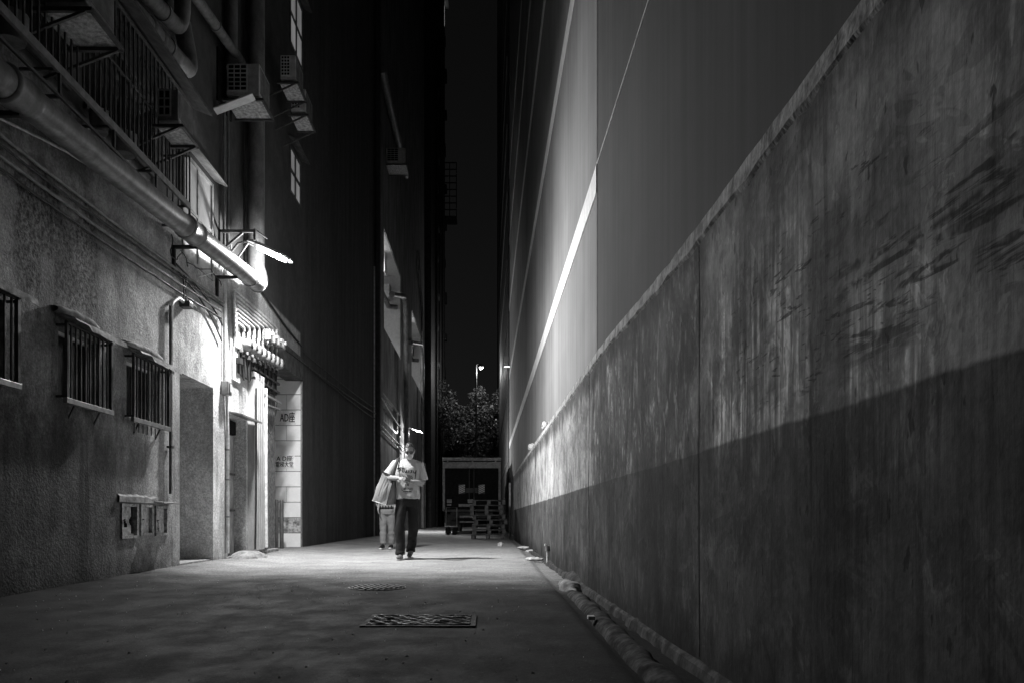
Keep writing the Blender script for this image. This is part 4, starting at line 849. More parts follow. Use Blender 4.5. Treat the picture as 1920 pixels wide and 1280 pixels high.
# ------------------------------------------------------------------ stack of pallets
PAL = None; names = ['bottom', 'second from the bottom', 'third from the bottom', 'fourth from the bottom', 'fifth from the bottom', 'third from the top', 'second from the top', 'top']
for i in range(8):
    lab = 'weathered wooden pallet in front of the truck, %s of the stack' % names[i]
    loc = (.10 + random.uniform(-.05, .05), 21.9 + random.uniform(-.03, .03), i * .141); rz = random.uniform(-.05, .05)
    if PAL is None:
        PAL = thing('pallet', lab, 'pallet', (0, 0, 0), 'stacked pallets'); PW = M('pallet_wood', .11, .8, .2, var=.5, sc=6, bump=.5)
        for k in range(7):
            y = -.5 + k / 6
            MB().box((-.47, y - .055, .115), (.47, y + .055, .138), .003).build('deck_board', PW, PAL, world=False)
        for x in (-.42, 0, .42):
            for y in (-.47, 0, .47): MB().box((x - .05, y - .055, .022), (x + .05, y + .055, .094), .003).build('block', PW, PAL, world=False)
            MB().box((x - .05, -.53, .094), (x + .05, .53, .115), .003).build('stringer', PW, PAL, world=False); MB().box((x - .05, -.53, .0), (x + .05, .53, .022), .003).build('bottom_board', PW, PAL, world=False)
        p = PAL
    else: p = copy_tree(PAL); p['label'] = lab
    p.location = loc; p.rotation_euler.z = rz

# ------------------------------------------------------------------ far end: street light, tree, lit flats
q = D(893, 688, 50); sl = thing('tall_street_light', 'tall thin street light glowing above the tree', 'street light', (q.x, q.y, 0))
MB().tube([(q.x, q.y, 0), (q.x, q.y, q.z * .5), (q.x, q.y, q.z + .2)], [.09, .07, .045], 10).build('pole', M('grimy_pole', .05, .6), sl); MB().tube([(q.x, q.y, q.z + .18), (q.x + .2, q.y, q.z + .22), (q.x + .35, q.y, q.z + .2)], .03, 8).build('arm', M('dim_vent'), sl)
MB().box((q.x + .16, q.y - .2, q.z - .02), (q.x + .5, q.y + .2, q.z + .16), .04).build('head', M('dim_vent'), sl); MB().box((q.x + .22, q.y - .12, q.z - .12), (q.x + .42, q.y + .12, q.z - .021), .03).build('lens', EM('street_lens', .9, 14), sl)
li = bpy.data.lights.new('street_glow', 'POINT'); li.energy = 360; li.shadow_soft_size = .2; lo = bpy.data.objects.new('street_glow', li); COL.objects.link(lo); lo.parent = sl; lo.location = (.32, 0, q.z - .3)
def tree(c, h, crown, n, label, seed, mat):
    rnd = random.Random(seed); t = thing('tree', label, 'tree', c); c = Vector(c); tr = MB(); tips = []
    tr.tube([c, c + Vector((.1, 0, h * .22)), c + Vector((-.05, .1, h * .45))], [.22, .17, .12], 9)
    for i in range(11):
        a = rnd.uniform(0, 6.28); b0 = c + Vector((0, 0, h * rnd.uniform(.2, .45))); e = c + Vector((math.cos(a) * crown[0] * rnd.uniform(.4, .8), math.sin(a) * crown[1] * rnd.uniform(.4, .8), h * rnd.uniform(.5, .92)))
        m = b0.lerp(e, .5) + Vector((0, 0, .3)); tr.tube([b0, m, e], [.08, .05, .015], 6); tips += [m, e, m.lerp(e, .5)]
    tr.build('trunk', M('bark', .06, .9, .1, bump=1.), t)
    lf = MB(); cl = []
    for p in tips:
        for k in range(3): cl.append((p + Vector((rnd.gauss(0, .5), rnd.gauss(0, .5), rnd.gauss(0, .35))), rnd.uniform(.35, .75)))
    for i in range(n):
        p, r = rnd.choice(cl); d = Vector((rnd.gauss(0, 1), rnd.gauss(0, 1), rnd.gauss(0, 1))); d = d.normalized() * r * rnd.uniform(.5, 1.05); ce = p + d
        u = Vector((rnd.gauss(0, 1), rnd.gauss(0, 1), rnd.gauss(0, .6))).normalized(); v = u.cross(Vector((rnd.gauss(0, 1), rnd.gauss(0, 1), rnd.gauss(0, 1)))).normalized(); s_ = rnd.uniform(.06, .12)
        lf.raw([ce - u * s_, ce + v * s_ * .5, ce + u * s_, ce - v * s_ * .5], [(0, 1, 2, 3)])
    o = lf.build('crown', mat, t); o['kind'] = 'stuff'; return t
LEAF = M('leaf', .10, .5, .35, var=.4, sc=3)
tree((-1.7, 52.5, 0), 10.6, (2.5, 2.0), 12000, 'leafy tree rising behind the truck, lit by the street light', 3, LEAF); tree((1.0, 55, 0), 8.6, (2.4, 2.0), 4500, 'lower leafy tree behind the right side of the truck', 9, LEAF)
fb = thing('distant_flats', 'distant block of flats with tiny lit windows seen through the tree', 'building', (0, 120, 0)); MB().box((-14, 118, 0), (16, 135, 17.2), ).build('wall', BLACK, fb)
rnd = random.Random(5); WG = EM('tiny_window_glow', .6, .9); WG2 = EM('tiny_window_dim', .6, .25); wm = None
for i in range(34):
    for j in range(9):
        if rnd.random() < (.05 if i < 12 else .22):
            a = D(835 + 3.4 * i, 812 - 6.5 * j + (3 if i % 2 else 0), 117.98)
            MB().box((a.x - .07 - .08 * rnd.random(), 117.97, a.z - .1), (a.x + .09, 118, a.z + .12)).build('window', WG if rnd.random() < .4 else WG2, fb)

# ------------------------------------------------------------------ in the roadway: drain grates, gutter pipe, litter
def grate(c, r, label, rect=None, ang=25):
    t = thing('drain_grate', label, 'drain grate', (c[0], c[1], 0)); z = gz(c[0], c[1]) + .006
    if rect is None:
        MB().tube([(c[0], c[1], z - .03), (c[0], c[1], z - .004)], r, 28).build('shade_plate', BLACK, t)  # black plate laid on the road in place of the shade below the bars
        ring = MB(); n = 32
        for i in range(n):
            a = 2 * math.pi * i / n
            for rr, dz in ((r + .02, -.02), (r + .02, -.001), (r - .01, -.001), (r - .01, -.03)): ring.v.append((c[0] + math.cos(a) * rr, c[1] + math.sin(a) * rr, z + dz))
        ring.f = [(i * 4 + j, ((i + 1) % n) * 4 + j, ((i + 1) % n) * 4 + j + 1, i * 4 + j + 1) for i in range(n) for j in range(3)]; ring.smooth = [False] * len(ring.f); ring.build('ring', IRON, t)
        d = Vector((math.cos(R(ang)), math.sin(R(ang)), 0)); s = Vector((-d.y, d.x, 0))
        for i in range(9):
            u = (i - 4) / 4.6 * r; L_ = math.sqrt(max(0, r * r - u * u)); p = Vector((c[0], c[1], z - .001)) + d * u
            MB().bar(p - s * L_, p + s * L_, .022, .016).build('bar', IRON, t)
        p = Vector((c[0], c[1], z - .002)); MB().bar(p - d * r, p + d * r, .025, .014).build('cross_bar', IRON, t)
    else:
        w, l = rect; x0, x1, y0, y1 = c[0] - w / 2, c[0] + w / 2, c[1] - l / 2, c[1] + l / 2
        MB().box((x0, y0, z - .04), (x1, y1, z - .003)).build('shade_plate', BLACK, t); f = MB()  # black plate painting the dark under the ribs
        f.box((x0 - .03, y0 - .03, z - .04), (x0, y1 + .03, z + .004)); f.box((x1, y0 - .03, z - .04), (x1 + .03, y1 + .03, z + .004)); f.box((x0, y0 - .03, z - .04), (x1, y0, z + .003)); f.box((x0, y1, z - .04), (x1, y1 + .03, z + .003)); f.build('frame', M('grimy_grate_frame', .03, .8, .15), t)
        # wavy cast ribs
        for i in range(10):
            y = y0 + l * (i + .5) / 10; pts = [(x0 + w * k / 24, y + .014 * math.sin(k * 1.7 + i * 2.1), z + random.uniform(-.003, .003)) for k in range(25)]
            MB().tube(pts, .0085, 5, cap=False).build('rib', IRON, t)
        for k in range(7): x = x0 + w * (k + .5) / 7; MB().bar((x, y0, z - .003), (x + .03, y1, z - .003), .016, .010).build('cross_bar', IRON, t)
IRON = M('worn_cast_iron', .07, .5, .4, .3, var=.4, sc=30)
g0 = G(707, 1101); grate((g0.x, g0.y), .225, 'round barred drain grate in the roadway nearer the man')
g1 = G(790, 1164); grate((g1.x, g1.y), 0, 'rectangular cast iron grate closest to the camera', (.56, .42))
MB_ = MB()
pts = [Vector((.60 + .020 * y + .004 * math.sin(y * 3), y, -.018 + .004 * math.sin(y * 2.3) - .07 * max(0, (y - 5.6) / 1.0) ** 2)) for y in [-1 + .4 * i for i in range(20)]]
gp = thing('gutter_pipe', 'half-buried dusty round pipe in the gutter along the foot of the right wall', 'pipe', pts[0]); gt = MB().tube([Vector((.60 + .020 * (-1 + 7.6 * k / 90), -1 + 7.6 * k / 90, -.046 - .07 * max(0, (-1 + 7.6 * k / 90 - 5.6)) ** 2)) for k in range(91)], .064, 16)
gt.v = [tuple(Vector(v) + Vector((1, 0, 1)) * (.012 * mnoise.noise(Vector(v) * 5) + .006 * mnoise.noise(Vector(v) * 17))) for v in gt.v]
gt.build('pipe', M('dusty_pipe', .05, .9, .1, var=.8, sc=7, bump=.8, bsc=25), gp)
lump('cement_mound', (.745, 6.6, -.03), (.085, .42, .06), 'small cement lump at the end of the gutter pipe', 'cement', CONC, 9)
def crumple(c, r, label, seed, mat, flat=1., name='litter'):
    mb = MB().ell((0, 0, 0), (r, r, r * flat), 12, 8)
    mb.v = [tuple(Vector(c) + Vector(v) * (1 + .55 * mnoise.noise(Vector(v) / r * 2.2 + Vector((seed, seed, 0))))) for v in mb.v]; mb.smooth = [False] * len(mb.f)
    return tag(mb.build(name, mat, at=(c[0], c[1], max(0, c[2] - r))), label, 'litter')
PW2 = M('white_litter', .6, .6, .3)
for i, (px, py, r, fl, lab) in enumerate(((938, 1023, .06, .9, 'crumpled white paper ball on the road before the pallets'), (983, 1028, .13, .25, 'flattened pale wrapper in the gutter farther from the camera'), (998, 1033, .11, .2, 'flat white scrap in the gutter'), (1003, 1050, .12, .25, 'crumpled foil scrap in the gutter nearer the wall valve'))):
    q = G(px, py); crumple((q.x, q.y, r * fl * .6), r, lab, i * 3.3, PW2, fl)
q = G(1108, 1160); tag(MB().box((q.x - .02, q.y - .035, .0), (q.x + .02, q.y + .02, .022), .003).build('cigarette_packet', PW2, at=(q.x, q.y, 0)), 'tiny crushed pale packet beside the gutter pipe', 'packet')
for i, (px, py) in enumerate(((1023, 797), (997, 842))):
    y = .86 * F / (px - VX); q = Vector((RX + .02, y, ztop(y))); crumple((q.x, q.y, q.z + .03), .07, ['pale scrap on the wall top nearer the camera', 'pale scrap on the wall top farther away'][i], 5 + i, PW2, .8)
q = P(1028, 1055, RX - .02); vt_ = thing('wall_valve', 'short pale standpipe with a valve at the foot of the right wall', 'standpipe', (q.x, q.y, 0))
z1_ = P(1028, 1022, RX - .02).z; MB().tube([(q.x - .01, q.y, 0), (q.x - .01, q.y, z1_)], .014, 8).build('pipe', CABG, vt_); MB().tube([(q.x - .01, q.y, z1_ - .07), (q.x - .01, q.y, z1_)], .028, 8).build('valve_body', STEEL, vt_); MB().bar((q.x - .04, q.y - .05, z1_ + .01), (q.x - .04, q.y + .05, z1_ + .01), .02).build('lever', WHITE, vt_)
rnd = random.Random(11)
pv = MB()
for i in range(420):
    x, y = rnd.uniform(-3.3, .45), 2.6 + 8 * rnd.random() ** 1.3; r = rnd.choice((.003, .004, .006, .008)); z = gz(x, y)
    a = rnd.uniform(0, 3); u = Vector((math.cos(a), math.sin(a), 0)) * r; v = Vector((-math.sin(a), math.cos(a), 0)) * r * .7; c = Vector((x, y, z))
    pv.raw([c - u, c - v, c + u, c + v, c + Vector((0, 0, r * .9))], [(0, 1, 4), (1, 2, 4), (2, 3, 4), (3, 0, 4)])
tag(pv.build('grit', PW2), 'loose pale grit scattered over the roadway', 'grit', kind='stuff')
q = D(952, 905, 22.8); cable([(q.x + .06, 22.6, 0), (q.x + .06, 22.6, q.z)], .03, 'pale pipe standing at the far end of the right wall', CABG, 'downpipe', 'pipe')
# ------------------------------------------------------------------ people
SKIN = M('skin', .27, .5, .35, var=.08, bump=.1); HAIR = M('dark_hair', .02, .5, .35, var=.4, sc=60, bump=.8, bsc=200)
def fabric(name, v, fold=.5, fsc=9, rough=.9):
    t = NT(name); a = t.noise((fsc, fsc, fsc * .6), 3, .5, world=False, dist=1.2); w = t.noise(220, 2, .5, world=False)
    t.bump(a, fold, .03); t.bump(w, .2, .001); return t.done(t.mul(t.step(w, .3, .7, .92, 1.06), v), rough, .15)
def head_parts(c, tilt, tw=0.):
    """head solid: skull, jaw, nose, ears; returns (MB, to_world)"""
    c = Vector(c); rot = Matrix.Rotation(tw, 3, 'Z') @ Matrix.Rotation(tilt, 3, 'X'); W_ = lambda p: c + rot @ Vector(p)
    mb = MB().ell(c, (.076, .097, .112), 22, 16, rot)
    mb.ell(W_((0, -.022, -.055)), (.058, .070, .070), 18, 12, rot); mb.ell(W_((0, -.055, -.098)), (.032, .03, .026), 12, 8, rot)
    mb.tube([W_((0, -.088, .012)), W_((0, -.108, -.022)), W_((0, -.092, -.036))], [.010, .015, .012], 8)
    for s in (-1, 1): mb.ell(W_((s * .078, .008, -.012)), (.012, .020, .033), 10, 8, rot); mb.ell(W_((s * .032, -.082, .022)), (.024, .012, .010), 8, 6, rot)
    return mb, W_, rot
def hand(mb, wrist, palm, fdir, up, curl, thumb_side):
    """palm and five fingers; fdir = finger direction, up = back-of-hand normal"""
    w = Vector(wrist); f = Vector(fdir).normalized(); n = Vector(up).normalized(); s = f.cross(n).normalized(); p = w + f * .05
    for k in range(3): mb.tube([w, w + f * .04 + s * (k - 1) * .02, w + f * .088 + s * (k - 1) * .027], [.021, .019, .016], 8)
    lens = (.062, .075, .071, .056)
    for k in range(4):
        b = w + f * .085 + s * ((k - 1.5) * .021); d = f.copy(); pts = [b]
        for j in range(3):
            d = (d * math.cos(curl) - n * math.sin(curl)).normalized(); pts.append(pts[-1] + d * lens[k] / (2.1 + .4 * j))
        mb.tube([b - f * .012] + pts, [.0100, .0098, .0092, .0085, .0065], 7)
    b = w + f * .03 + s * thumb_side * .03; d = (f * .6 + s * thumb_side * .8).normalized(); mb.tube([b - d * .015, b + d * .025, b + d * .04 + f * .02, b + d * .045 + f * .045], [.013, .012, .0105, .008], 7)
def foot(mb, heel, toe, h=.075):
    a, b = Vector(heel), Vector(toe); d = (b - a); mb.tube([a - d.normalized() * .02, a + d * .08, a + d * .35, a + d * .62, a + d * .88, a + d * 1.02], [.022, .036, .038, .042, .040, .016], 12, ry=[.03, .045, .048, .036, .026, .012])
def ring_loft(mb, rows, n=26):
    """rows of (cx, cy, cz, rx, ry): closed body"""
    vs = []; k = len(rows)
    for (cx, cy, cz, rx, ry) in rows:
        for j in range(n):
            a = 2 * math.pi * j / n; ca, sa = math.cos(a), math.sin(a); e = .82
            vs.append((cx + rx * math.copysign(abs(ca) ** e, ca), cy + ry * math.copysign(abs(sa) ** e, sa), cz))
    mb.raw(vs, [(i * n + j, i * n + (j + 1) % n, (i + 1) * n + (j + 1) % n, (i + 1) * n + j) for i in range(k - 1) for j in range(n)], True)
    mb.raw(vs[:n], [tuple(range(n - 1, -1, -1))]); mb.raw(vs[-n:], [tuple(range(n))])

def man(loc):
    t = thing('person', 'man in printed white T-shirt, face mask and dark trousers walking while looking at a phone', 'person', loc)
    B = lambda mb, nm, mt, par=t: mb.build(nm, mt, par, world=False)
    cx = .03
    body, HW, rot = head_parts((.062, -.075, 1.552), R(26), R(6))
    # neck, trunk, arms, hands, legs, feet - one skin
    body.tube([(cx, .02, 1.36), (cx + .01, .0, 1.43), (.055, -.045, 1.50)], [.075, .062, .06], 14)
    ring_loft(body, [(cx, 0, .86, .15, .10), (cx, 0, 1.0, .145, .10), (cx, 0, 1.2, .17, .11), (cx, .01, 1.34, .18, .10), (cx, .015, 1.40, .10, .07)])
    shL, elL, wrL = Vector((-.145, .01, 1.365)), Vector((-.262, -.03, 1.165)), Vector((-.075, -.235, 1.150))
    shR, elR, wrR = Vector((.205, .01, 1.355)), Vector((.258, -.01, 1.085)), Vector((.135, -.225, 1.098))
    for a, b_, c_ in ((shL, elL, wrL), (shR, elR, wrR)):
        body.tube([a, a.lerp(b_, .5), b_, b_.lerp(c_, .08), b_.lerp(c_, .3), b_.lerp(c_, .7), c_], [.055, .050, .044, .045, .044, .034, .027], 12)
    hand(body, wrL, None, (.78, -.45, -.12), (.1, -.35, .95), .42, 1)
    hand(body, wrR, None, (-.72, -.6, .22), (-.2, .3, -.93), .55, -1)
    hipL, knL, anL = Vector((-.058, 0, .88)), Vector((-.082, -.09, .49)), Vector((-.062, -.13, .10)); hipR, knR, anR = Vector((.118, 0, .88)), Vector((.116, .05, .48)), Vector((.05, .30, .13))
    for a, b_, c_ in ((hipL, knL, anL), (hipR, knR, anR)): body.tube([a, a.lerp(b_, .5), b_, b_.lerp(c_, .3), c_, c_ + Vector((0, 0, -.05))], [.09, .075, .055, .055, .036, .035], 12)
    ob = remesh(B(body, 'body', SKIN), .0065, 2)
    # T-shirt
    sh = MB(); ring_loft(sh, [(cx + .005, .0, .862, .178, .128), (cx + .005, 0, .90, .182, .132), (cx, 0, .98, .176, .128), (cx, -.005, 1.10, .184, .132), (cx, -.005, 1.22, .198, .138), (cx, 0, 1.31, .205, .128), (cx, .01, 1.365, .19, .11), (cx + .005, .01, 1.405, .13, .09), (cx + .012, .0, 1.435, .085, .075)])
    for a, b_, o_, in ((shL, elL, -1), (shR, elR, 1)):
        e = a.lerp(b_, .88); sh.tube([a + Vector((-o_ * .06, 0, .0)), a + Vector((o_ * .012, 0, -.005)), a.lerp(b_, .45) + Vector((o_ * .012, 0, 0)), e + Vector((o_ * .012, 0, .01))], [.072, .076, .083, .086], 16)
    tee = B(sh, 'tshirt', fabric('white_cotton', .43, .55, 7)); remesh(tee, .0075, 4)
    NR = [v.normal.copy() for v in tee.data.vertices]
    for v in tee.data.vertices:      # cloth folds
        n1 = mnoise.noise(v.co * 5 + Vector((2, 0, 0))); n2 = mnoise.noise(Vector((v.co.x * 16 + v.co.z * 9, v.co.y * 8, v.co.z * 4)))
        k = .010 * n1 + .007 * n2; v.co += NR[v.index] * k
    tee.data.update()
    # print on the chest: brushed script above, rows of small marks below
    bv = BVHTree.FromPolygons([v.co for v in tee.data.vertices], [p.vertices for p in tee.data.polygons])
    pr = MB()
    def stroke(pts, w):
        fine = []
        for a, b_ in zip(pts, pts[1:]):
            for k in range(4): fine.append((a[0] + (b_[0] - a[0]) * k / 4, a[1] + (b_[1] - a[1]) * k / 4))
        fine.append(pts[-1]); vs = []
        for i, p in enumerate(fine):
            a, b_ = fine[max(0, i - 1)], fine[min(len(fine) - 1, i + 1)]; dx, dz = b_[0] - a[0], b_[1] - a[1]; L_ = math.hypot(dx, dz) or 1; ww = w * (.6 + .4 * math.sin(math.pi * i / (len(fine) - 1)))
            for s in (-1, 1):
                x, z = p[0] - dz / L_ * ww * s, p[1] + dx / L_ * ww * s; h = bv.ray_cast(Vector((x, -1, z)), Vector((0, 1, 0)))
                vs.append((x, (h[0].y if h[0] else -.14) - .003, z))
        pr.raw(vs, [(2 * i, 2 * i + 1, 2 * i + 3, 2 * i + 2) for i in range(len(fine) - 1)])
    ox, oz = -.085, 1.268; sl_ = -.16
    T_ = lambda x, z: (ox + x * 1.2, oz + z * 1.2 + sl_ * x)
    letters = [[(.03, .04), (.0, .028), (.026, .008), (-.02, -.012)], [(.05, .055), (.044, -.015), (.058, -.01)], [(.03, .025), (.07, .03)], [(.07, .022), (.07, -.01), (.092, -.012), (.096, .02), (.098, -.012)], [(.134, .024), (.112, .012), (.13, .0), (.106, -.014)], [(.168, .026), (.146, .014), (.164, .002), (.138, -.014)],
               [(.176, .022), (.184, -.006), (.206, -.002), (.212, .03), (.206, -.03), (.2, -.075)], [(-.03, .012), (-.005, .03)]]
    for l in letters: stroke([T_(*p) for p in l], .0075)
    rnd_ = random.Random(2)
    for row, (z, x0_, x1_, h_) in enumerate(((1.005, -.045, .115, .034), (.966, -.02, .105, .02), (.940, -.005, .09, .007))):
        x = x0_
        while x < x1_:
            w_ = h_ * rnd_.uniform(.35, .6); zc = z - .006 * math.cos((x - x0_) / (x1_ - x0_) * 3.1 * 2) * (row == 0)
            if h_ < .01: stroke([(x, zc), (x + w_ * 2, zc)], .0025)
            else: stroke([(x, zc - h_ / 2), (x, zc + h_ / 2)], .0035); stroke([(x, zc + h_ / 2 * rnd_.choice((-1, 0, 1))), (x + w_, zc + h_ / 2 * rnd_.choice((-1, 0, 1)))], .003); stroke([(x + w_, zc + h_ / 2), (x + w_, zc - h_ / 2)], .003)
            x += w_ * (1.7 if h_ > .01 else 2.6)
    for l in ([(.0, 1.19), (.03, 1.14), (.06, 1.20)], [(.03, 1.10), (.05, 1.04), (.07, 1.10)], [(-.03, 1.20), (-.01, 1.15)], [(.09, 1.19), (.11, 1.14), (.12, 1.18)], [(.02, 1.08), (.01, 1.05)]): stroke(l, .005)
    pr.build('shirt_print', INK, tee, world=False)['kind'] = 'stuff'
    # trousers
    tr = MB(); ring_loft(tr, [(cx, 0, .76, .155, .115), (cx, 0, .84, .172, .122), (cx, 0, .93, .168, .118), (cx, 0, .97, .15, .11)])
    for a, b_, c_ in ((hipL, knL, anL), (hipR, knR, anR)):
        tr.tube([a + Vector((0, 0, -.04)), a.lerp(b_, .4), a.lerp(b_, .75), b_, b_.lerp(c_, .35), b_.lerp(c_, .8), c_ + Vector((0, .0, .02)), c_ + Vector((0, -.01, -.035))], [.096, .092, .084, .078, .074, .072, .072, .074], 16)
    trs = B(tr, 'trousers', fabric('black_trouser_cloth', .022, .6, 7)); remesh(trs, .009, 3)
    NR = [v.normal.copy() for v in trs.data.vertices]
    for v in trs.data.vertices:
        k = .012 * mnoise.noise(Vector((v.co.x * 8, v.co.y * 8, v.co.z * 6))) + .010 * mnoise.noise(Vector((v.co.x * 4, 3, v.co.z * 24))) * max(0, min(1, (.4 - v.co.z) / .3)); v.co += NR[v.index] * k
    trs.data.update()
    for (a, toe, nm) in ((anL + Vector((.0, .045, -.065)), (-.068, -.34, .034), 0), (anR + Vector((0, .05, -.03)), (.04, .10, .035), 1)):
        s_ = MB(); foot(s_, a, toe); s_ = B(s_, 'shoe', M('worn_shoe', .12, .6, .3, var=.6, sc=20)); remesh(s_, .006, 1)
        so = MB(); av, bv_ = Vector(a), Vector(toe); so.tube([Vector((av.x, av.y + .02, .008)), Vector((av.x, av.y - .03, .008)), Vector(((av.x + bv_.x) / 2, (av.y + bv_.y) / 2, .008)), Vector((bv_.x, bv_.y + .03, .008)), Vector((bv_.x, bv_.y - .005, .010))], [.028, .04, .043, .042, .02], 12, ry=[.008] * 5); so.build('sole', M('pale_sole', .5, .7), s_, world=False)
    # hair, mask, spectacles
    hr = MB(); hc = Vector((.062, -.075, 1.552)); hr.ell(hc, (.081, .103, .118), 30, 22, rot, keep=lambda p: (p.z > .36 and p.y > -.80 + .75 * max(0, .86 - p.z) + .22 * abs(p.x + .15)) or (p.y > .05 and p.z > -.45) or (abs(p.x) > .8 and p.z > .12 and p.y > -.5))
    B(hr, 'hair', HAIR)
    mk = MB(); mk.ell(HW((0, -.020, -.045)), (.068, .098, .078), 24, 18, rot, keep=lambda p: p.y < -.25 and -.95 < p.z < .42)
    mk.v = [tuple(Vector(v)) for v in mk.v]; mk = B(mk, 'face_mask', M('mask_cloth', .55, .8, .2, bump=.6, bsc=40))
    for s in (-1, 1): MB().tube([HW((s * .062, -.045, -.02)), HW((s * .078, -.01, -.005)), HW((s * .083, .015, -.01))], .002, 5).build('ear_loop', WHITE, mk, world=False)
    gl = MB()
    for s in (-1, 1):
        cc = HW((s * .033, -.098, .014)); gl.tube([cc + rot @ Vector((math.cos(a) * .025, -.0 - .006 * abs(math.cos(a)), math.sin(a) * .017)) for a in [2 * math.pi * i / 14 for i in range(15)]], .0028, 5); gl.tube([HW((s * .058, -.092, .018)), HW((s * .08, -.02, .015)), HW((s * .082, .01, .01))], .0022, 5)
    gl.tube([HW((-.009, -.1, .017)), HW((.009, -.1, .017))], .0025, 5); gl = B(gl, 'spectacles', INK)
    for s in (-1, 1): MB().ell(HW((s * .033, -.092, .014)), (.019, .005, .012), 12, 8, rot).build('lens', M('spectacle_lens', .13, .3, .4, bump=.02), gl, world=False)
    return t, trs
MX, MY = -1.146, 10.75
mn, _ = man((MX, MY, .004)); mn.scale = (.94, 1, 1)
# phone in his hand
ph = MB(); a = Vector((MX + .075, MY - .335, 1.150)); Rm = Matrix.Rotation(R(12), 3, 'Y') @ Matrix.Rotation(R(-55), 3, 'X')
vs = [a + Rm @ Vector((x, y, z)) for z in (-.075, .075) for y in (-.0045, .0045) for x in (-.037, .037)]
ph.raw(vs, [(0, 2, 3, 1), (4, 5, 7, 6), (0, 1, 5, 4), (2, 6, 7, 3), (0, 4, 6, 2), (1, 3, 7, 5)])
pho = thing('smartphone', 'dark phone held up by the walking man', 'phone', a); ph.build('case', INK, pho)
# tote bag over his right shoulder
bg_ = thing('tote_bag', 'big grey tote bag hanging from the walking man\'s shoulder', 'bag', (MX, MY, .76)); bo = Vector((MX, MY, 0))
A = [Vector(v) for v in ((-.475, -.05, .845), (-.255, -.165, .775), (-.15, .05, .795), (-.415, .11, .86))]; Bt = [Vector(v) for v in ((-.33, -.05, 1.245), (-.175, -.115, 1.105), (-.10, .05, 1.13), (-.29, .1, 1.25))]
bm_ = MB(); n, m = 9, 12; idx = 0
for side in range(4):
    p0, p1, q0, q1 = A[side], A[(side + 1) % 4], Bt[side], Bt[(side + 1) % 4]; vs = []
    for j in range(m + 1):
        for i in range(n + 1):
            u, v = i / n, j / m; p = p0.lerp(p1, u).lerp(q0.lerp(q1, u), v); nrm = (p1 - p0).cross(q0 - p0).normalized(); bel = .035 * math.sin(math.pi * u) * math.sin(math.pi * min(1, v * 1.1 + .02))
            w_ = .014 * mnoise.noise(Vector((u * 4 + side * 3, v * 2.2, side))) * min(1, 6 * u, 6 * (1 - u)); vs.append(bo + p + nrm * (bel + w_))
    bm_.raw(vs, [(j * (n + 1) + i, j * (n + 1) + i + 1, (j + 1) * (n + 1) + i + 1, (j + 1) * (n + 1) + i) for j in range(m) for i in range(n)], True)
bm_.raw([bo + p for p in A], [(3, 2, 1, 0)]); bm_.build('bag_body', fabric('grey_canvas', .23, .5, 6), bg_)
MB().tube([bo + p for p in A] + [bo + A[0]], .006, 6).build('bottom_piping', M('pale_piping', .5, .7), bg_); MB().tube([bo + A[1].lerp(Bt[1], k / 6) + Vector((0, -.006, 0)) for k in range(7)], .005, 6).build('seam', INK, bg_)
for k in range(3):
    u = .35 + .18 * k; pts = [bo + A[0].lerp(A[1], u).lerp(Bt[0].lerp(Bt[1], u), v / 5) + Vector((-.012, -.035, 0)) * math.sin(math.pi * min(1, v / 5 * 1.1 + .02)) for v in range(1, 6)]; MB().tube(pts, .003, 5).build('seam', RUST, bg_)
sp = [bo + Vector(p) for p in ((-.19, -.125, 1.09), (-.165, -.135, 1.2), (-.125, -.135, 1.33), (-.108, -.07, 1.435), (-.105, .02, 1.452), (-.12, .10, 1.40), (-.17, .13, 1.25), (-.22, .10, 1.14))]
MB().tube(sp, .020, 8, ry=.005).build('strap', fabric('dark_strap', .05, .2), bg_)

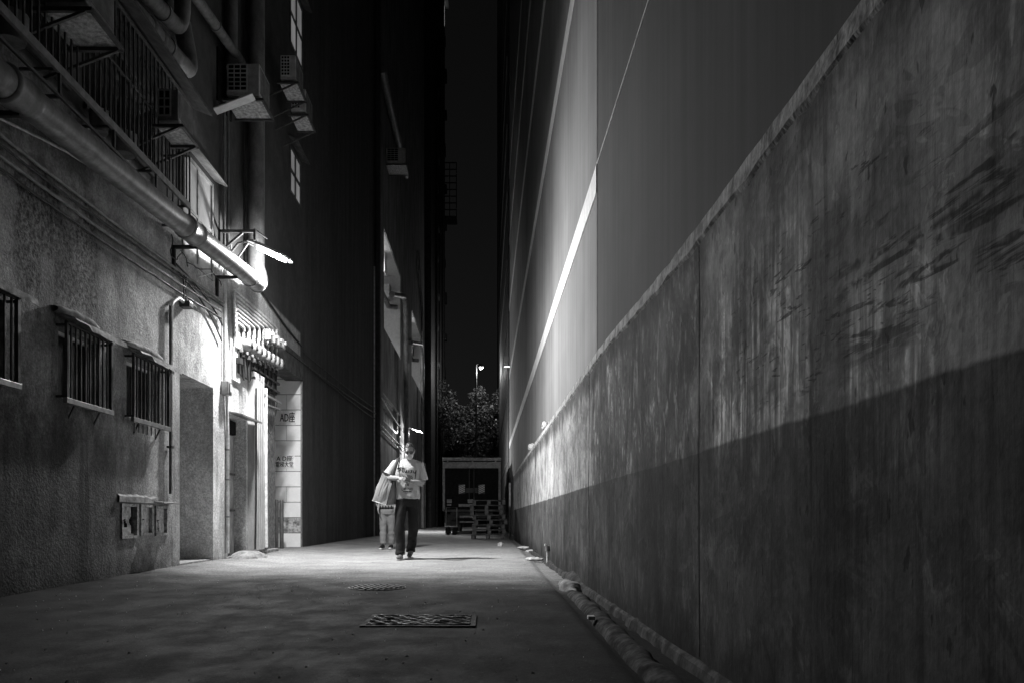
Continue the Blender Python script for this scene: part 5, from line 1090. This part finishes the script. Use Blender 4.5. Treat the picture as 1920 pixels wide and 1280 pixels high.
def second(loc):
    t = thing('person', 'person in pale trousers and patterned sweater walking behind the man', 'person', loc); B = lambda mb, nm, mt: mb.build(nm, mt, t, world=False)
    body, HW, rot = head_parts((.0, -.02, 1.41), R(8)); body.tube([(0, .02, 1.2), (0, .0, 1.32)], [.055, .05], 12)
    ring_loft(body, [(0, 0, .74, .14, .10), (0, 0, .95, .13, .095), (0, 0, 1.12, .15, .1), (0, 0, 1.22, .14, .085), (0, .01, 1.26, .07, .06)])
    for s in (-1, 1):
        a, b_, c_ = Vector((s * .16, 0, 1.18)), Vector((s * .175, .04, .95)), Vector((s * .16, -.12, .80)); body.tube([a, b_, c_], [.045, .038, .026], 10); hand(body, c_, None, (0, -.4, -.9), (s, 0, .1), .3, 1)
    hips = ((Vector((-.075, 0, .74)), Vector((-.08, -.03, .42)), Vector((-.075, -.08, .09))), (Vector((.075, 0, .74)), Vector((.075, .02, .42)), Vector((.07, .06, .10))))
    for a, b_, c_ in hips: body.tube([a, b_, c_], [.085, .055, .035], 10)
    remesh(B(body, 'body', SKIN), .009, 2)
    sw = MB(); ring_loft(sw, [(0, 0, .765, .155, .115), (0, 0, .80, .16, .12), (0, 0, 1.0, .155, .115), (0, 0, 1.14, .17, .115), (0, 0, 1.22, .15, .095), (0, .01, 1.27, .075, .065)])
    for s in (-1, 1): sw.tube([(s * .12, 0, 1.18), (s * .17, 0, 1.15), (s * .185, .04, .95), (s * .172, -.08, .83)], [.06, .062, .052, .045], 12)
    tm = NT('argyle_knit'); x, y, z = tm.xyz(False)
    dz = tm.add(tm.math('ABSOLUTE', tm.add(tm.math('PINGPONG', tm.add(x, 2.0), .055), -.0275)), 0.); up = tm.math('ABSOLUTE', tm.add(tm.math('PINGPONG', tm.add(z, -.80 + 3 * .18), .09), -.045)); dia = tm.step(tm.add(tm.mul(dz, 1.64), up), .043, .047, 1., 0.)
    knit = tm.done(tm.mul(tm.mix(dia, .03, .28), tm.step(z, .79, .795, .12, 1.)), .95, .1); remesh(B(sw, 'sweater', knit), .01, 3)
    tr = MB(); ring_loft(tr, [(0, 0, .66, .145, .11), (0, 0, .74, .152, .115), (0, 0, .80, .142, .11)])
    for a, b_, c_ in hips: tr.tube([a + Vector((0, 0, -.03)), a.lerp(b_, .5), b_, b_.lerp(c_, .5), c_ + Vector((0, 0, .0))], [.088, .084, .07, .066, .066], 14)
    tz_ = B(tr, 'trousers', fabric('pale_chino', .2, .6, 8)); remesh(tz_, .01, 3)
    NR = [v.normal.copy() for v in tz_.data.vertices]
    for v in tz_.data.vertices: v.co += NR[v.index] * (.010 * mnoise.noise(Vector((v.co.x * 6, 2, v.co.z * 16))))
    for a, toe in ((hips[0][2] + Vector((0, .04, -.05)), (-.10, -.26, .03)), (hips[1][2] + Vector((0, .04, -.06)), (.06, -.12, .03))):
        s_ = MB(); foot(s_, a, toe); s_ = B(s_, 'shoe', INK); remesh(s_, .008, 1); so = MB(); av, bv_ = Vector(a), Vector(toe)
        so.tube([Vector((av.x, av.y + .02, .012)), Vector((av.x, av.y - .03, .012)), Vector((bv_.x, bv_.y + .04, .012)), Vector((bv_.x, bv_.y - .005, .014))], [.03, .042, .045, .02], 12, ry=[.012] * 4); so.build('sole', WHITE, s_, world=False)
    hr = MB().ell((0, -.02, 1.41), (.083, .104, .119), 24, 16, rot, keep=lambda p: p.z > .3 or (p.y > 0 and p.z > -.8)); B(hr, 'hair', HAIR)
    e = MB()
    for s in (-1, 1): e.ell(HW((s * .032, -.092, .012)), (.012, .006, .006), 8, 6, rot)
    B(e, 'eyes', INK); MB().tube([HW((-.022, -.088, -.062)), HW((0, -.094, -.064)), HW((.022, -.088, -.062))], .004, 6).build('lips', M('lip', .25, .5), t, world=False)
second((-1.90, 14.5, .004))
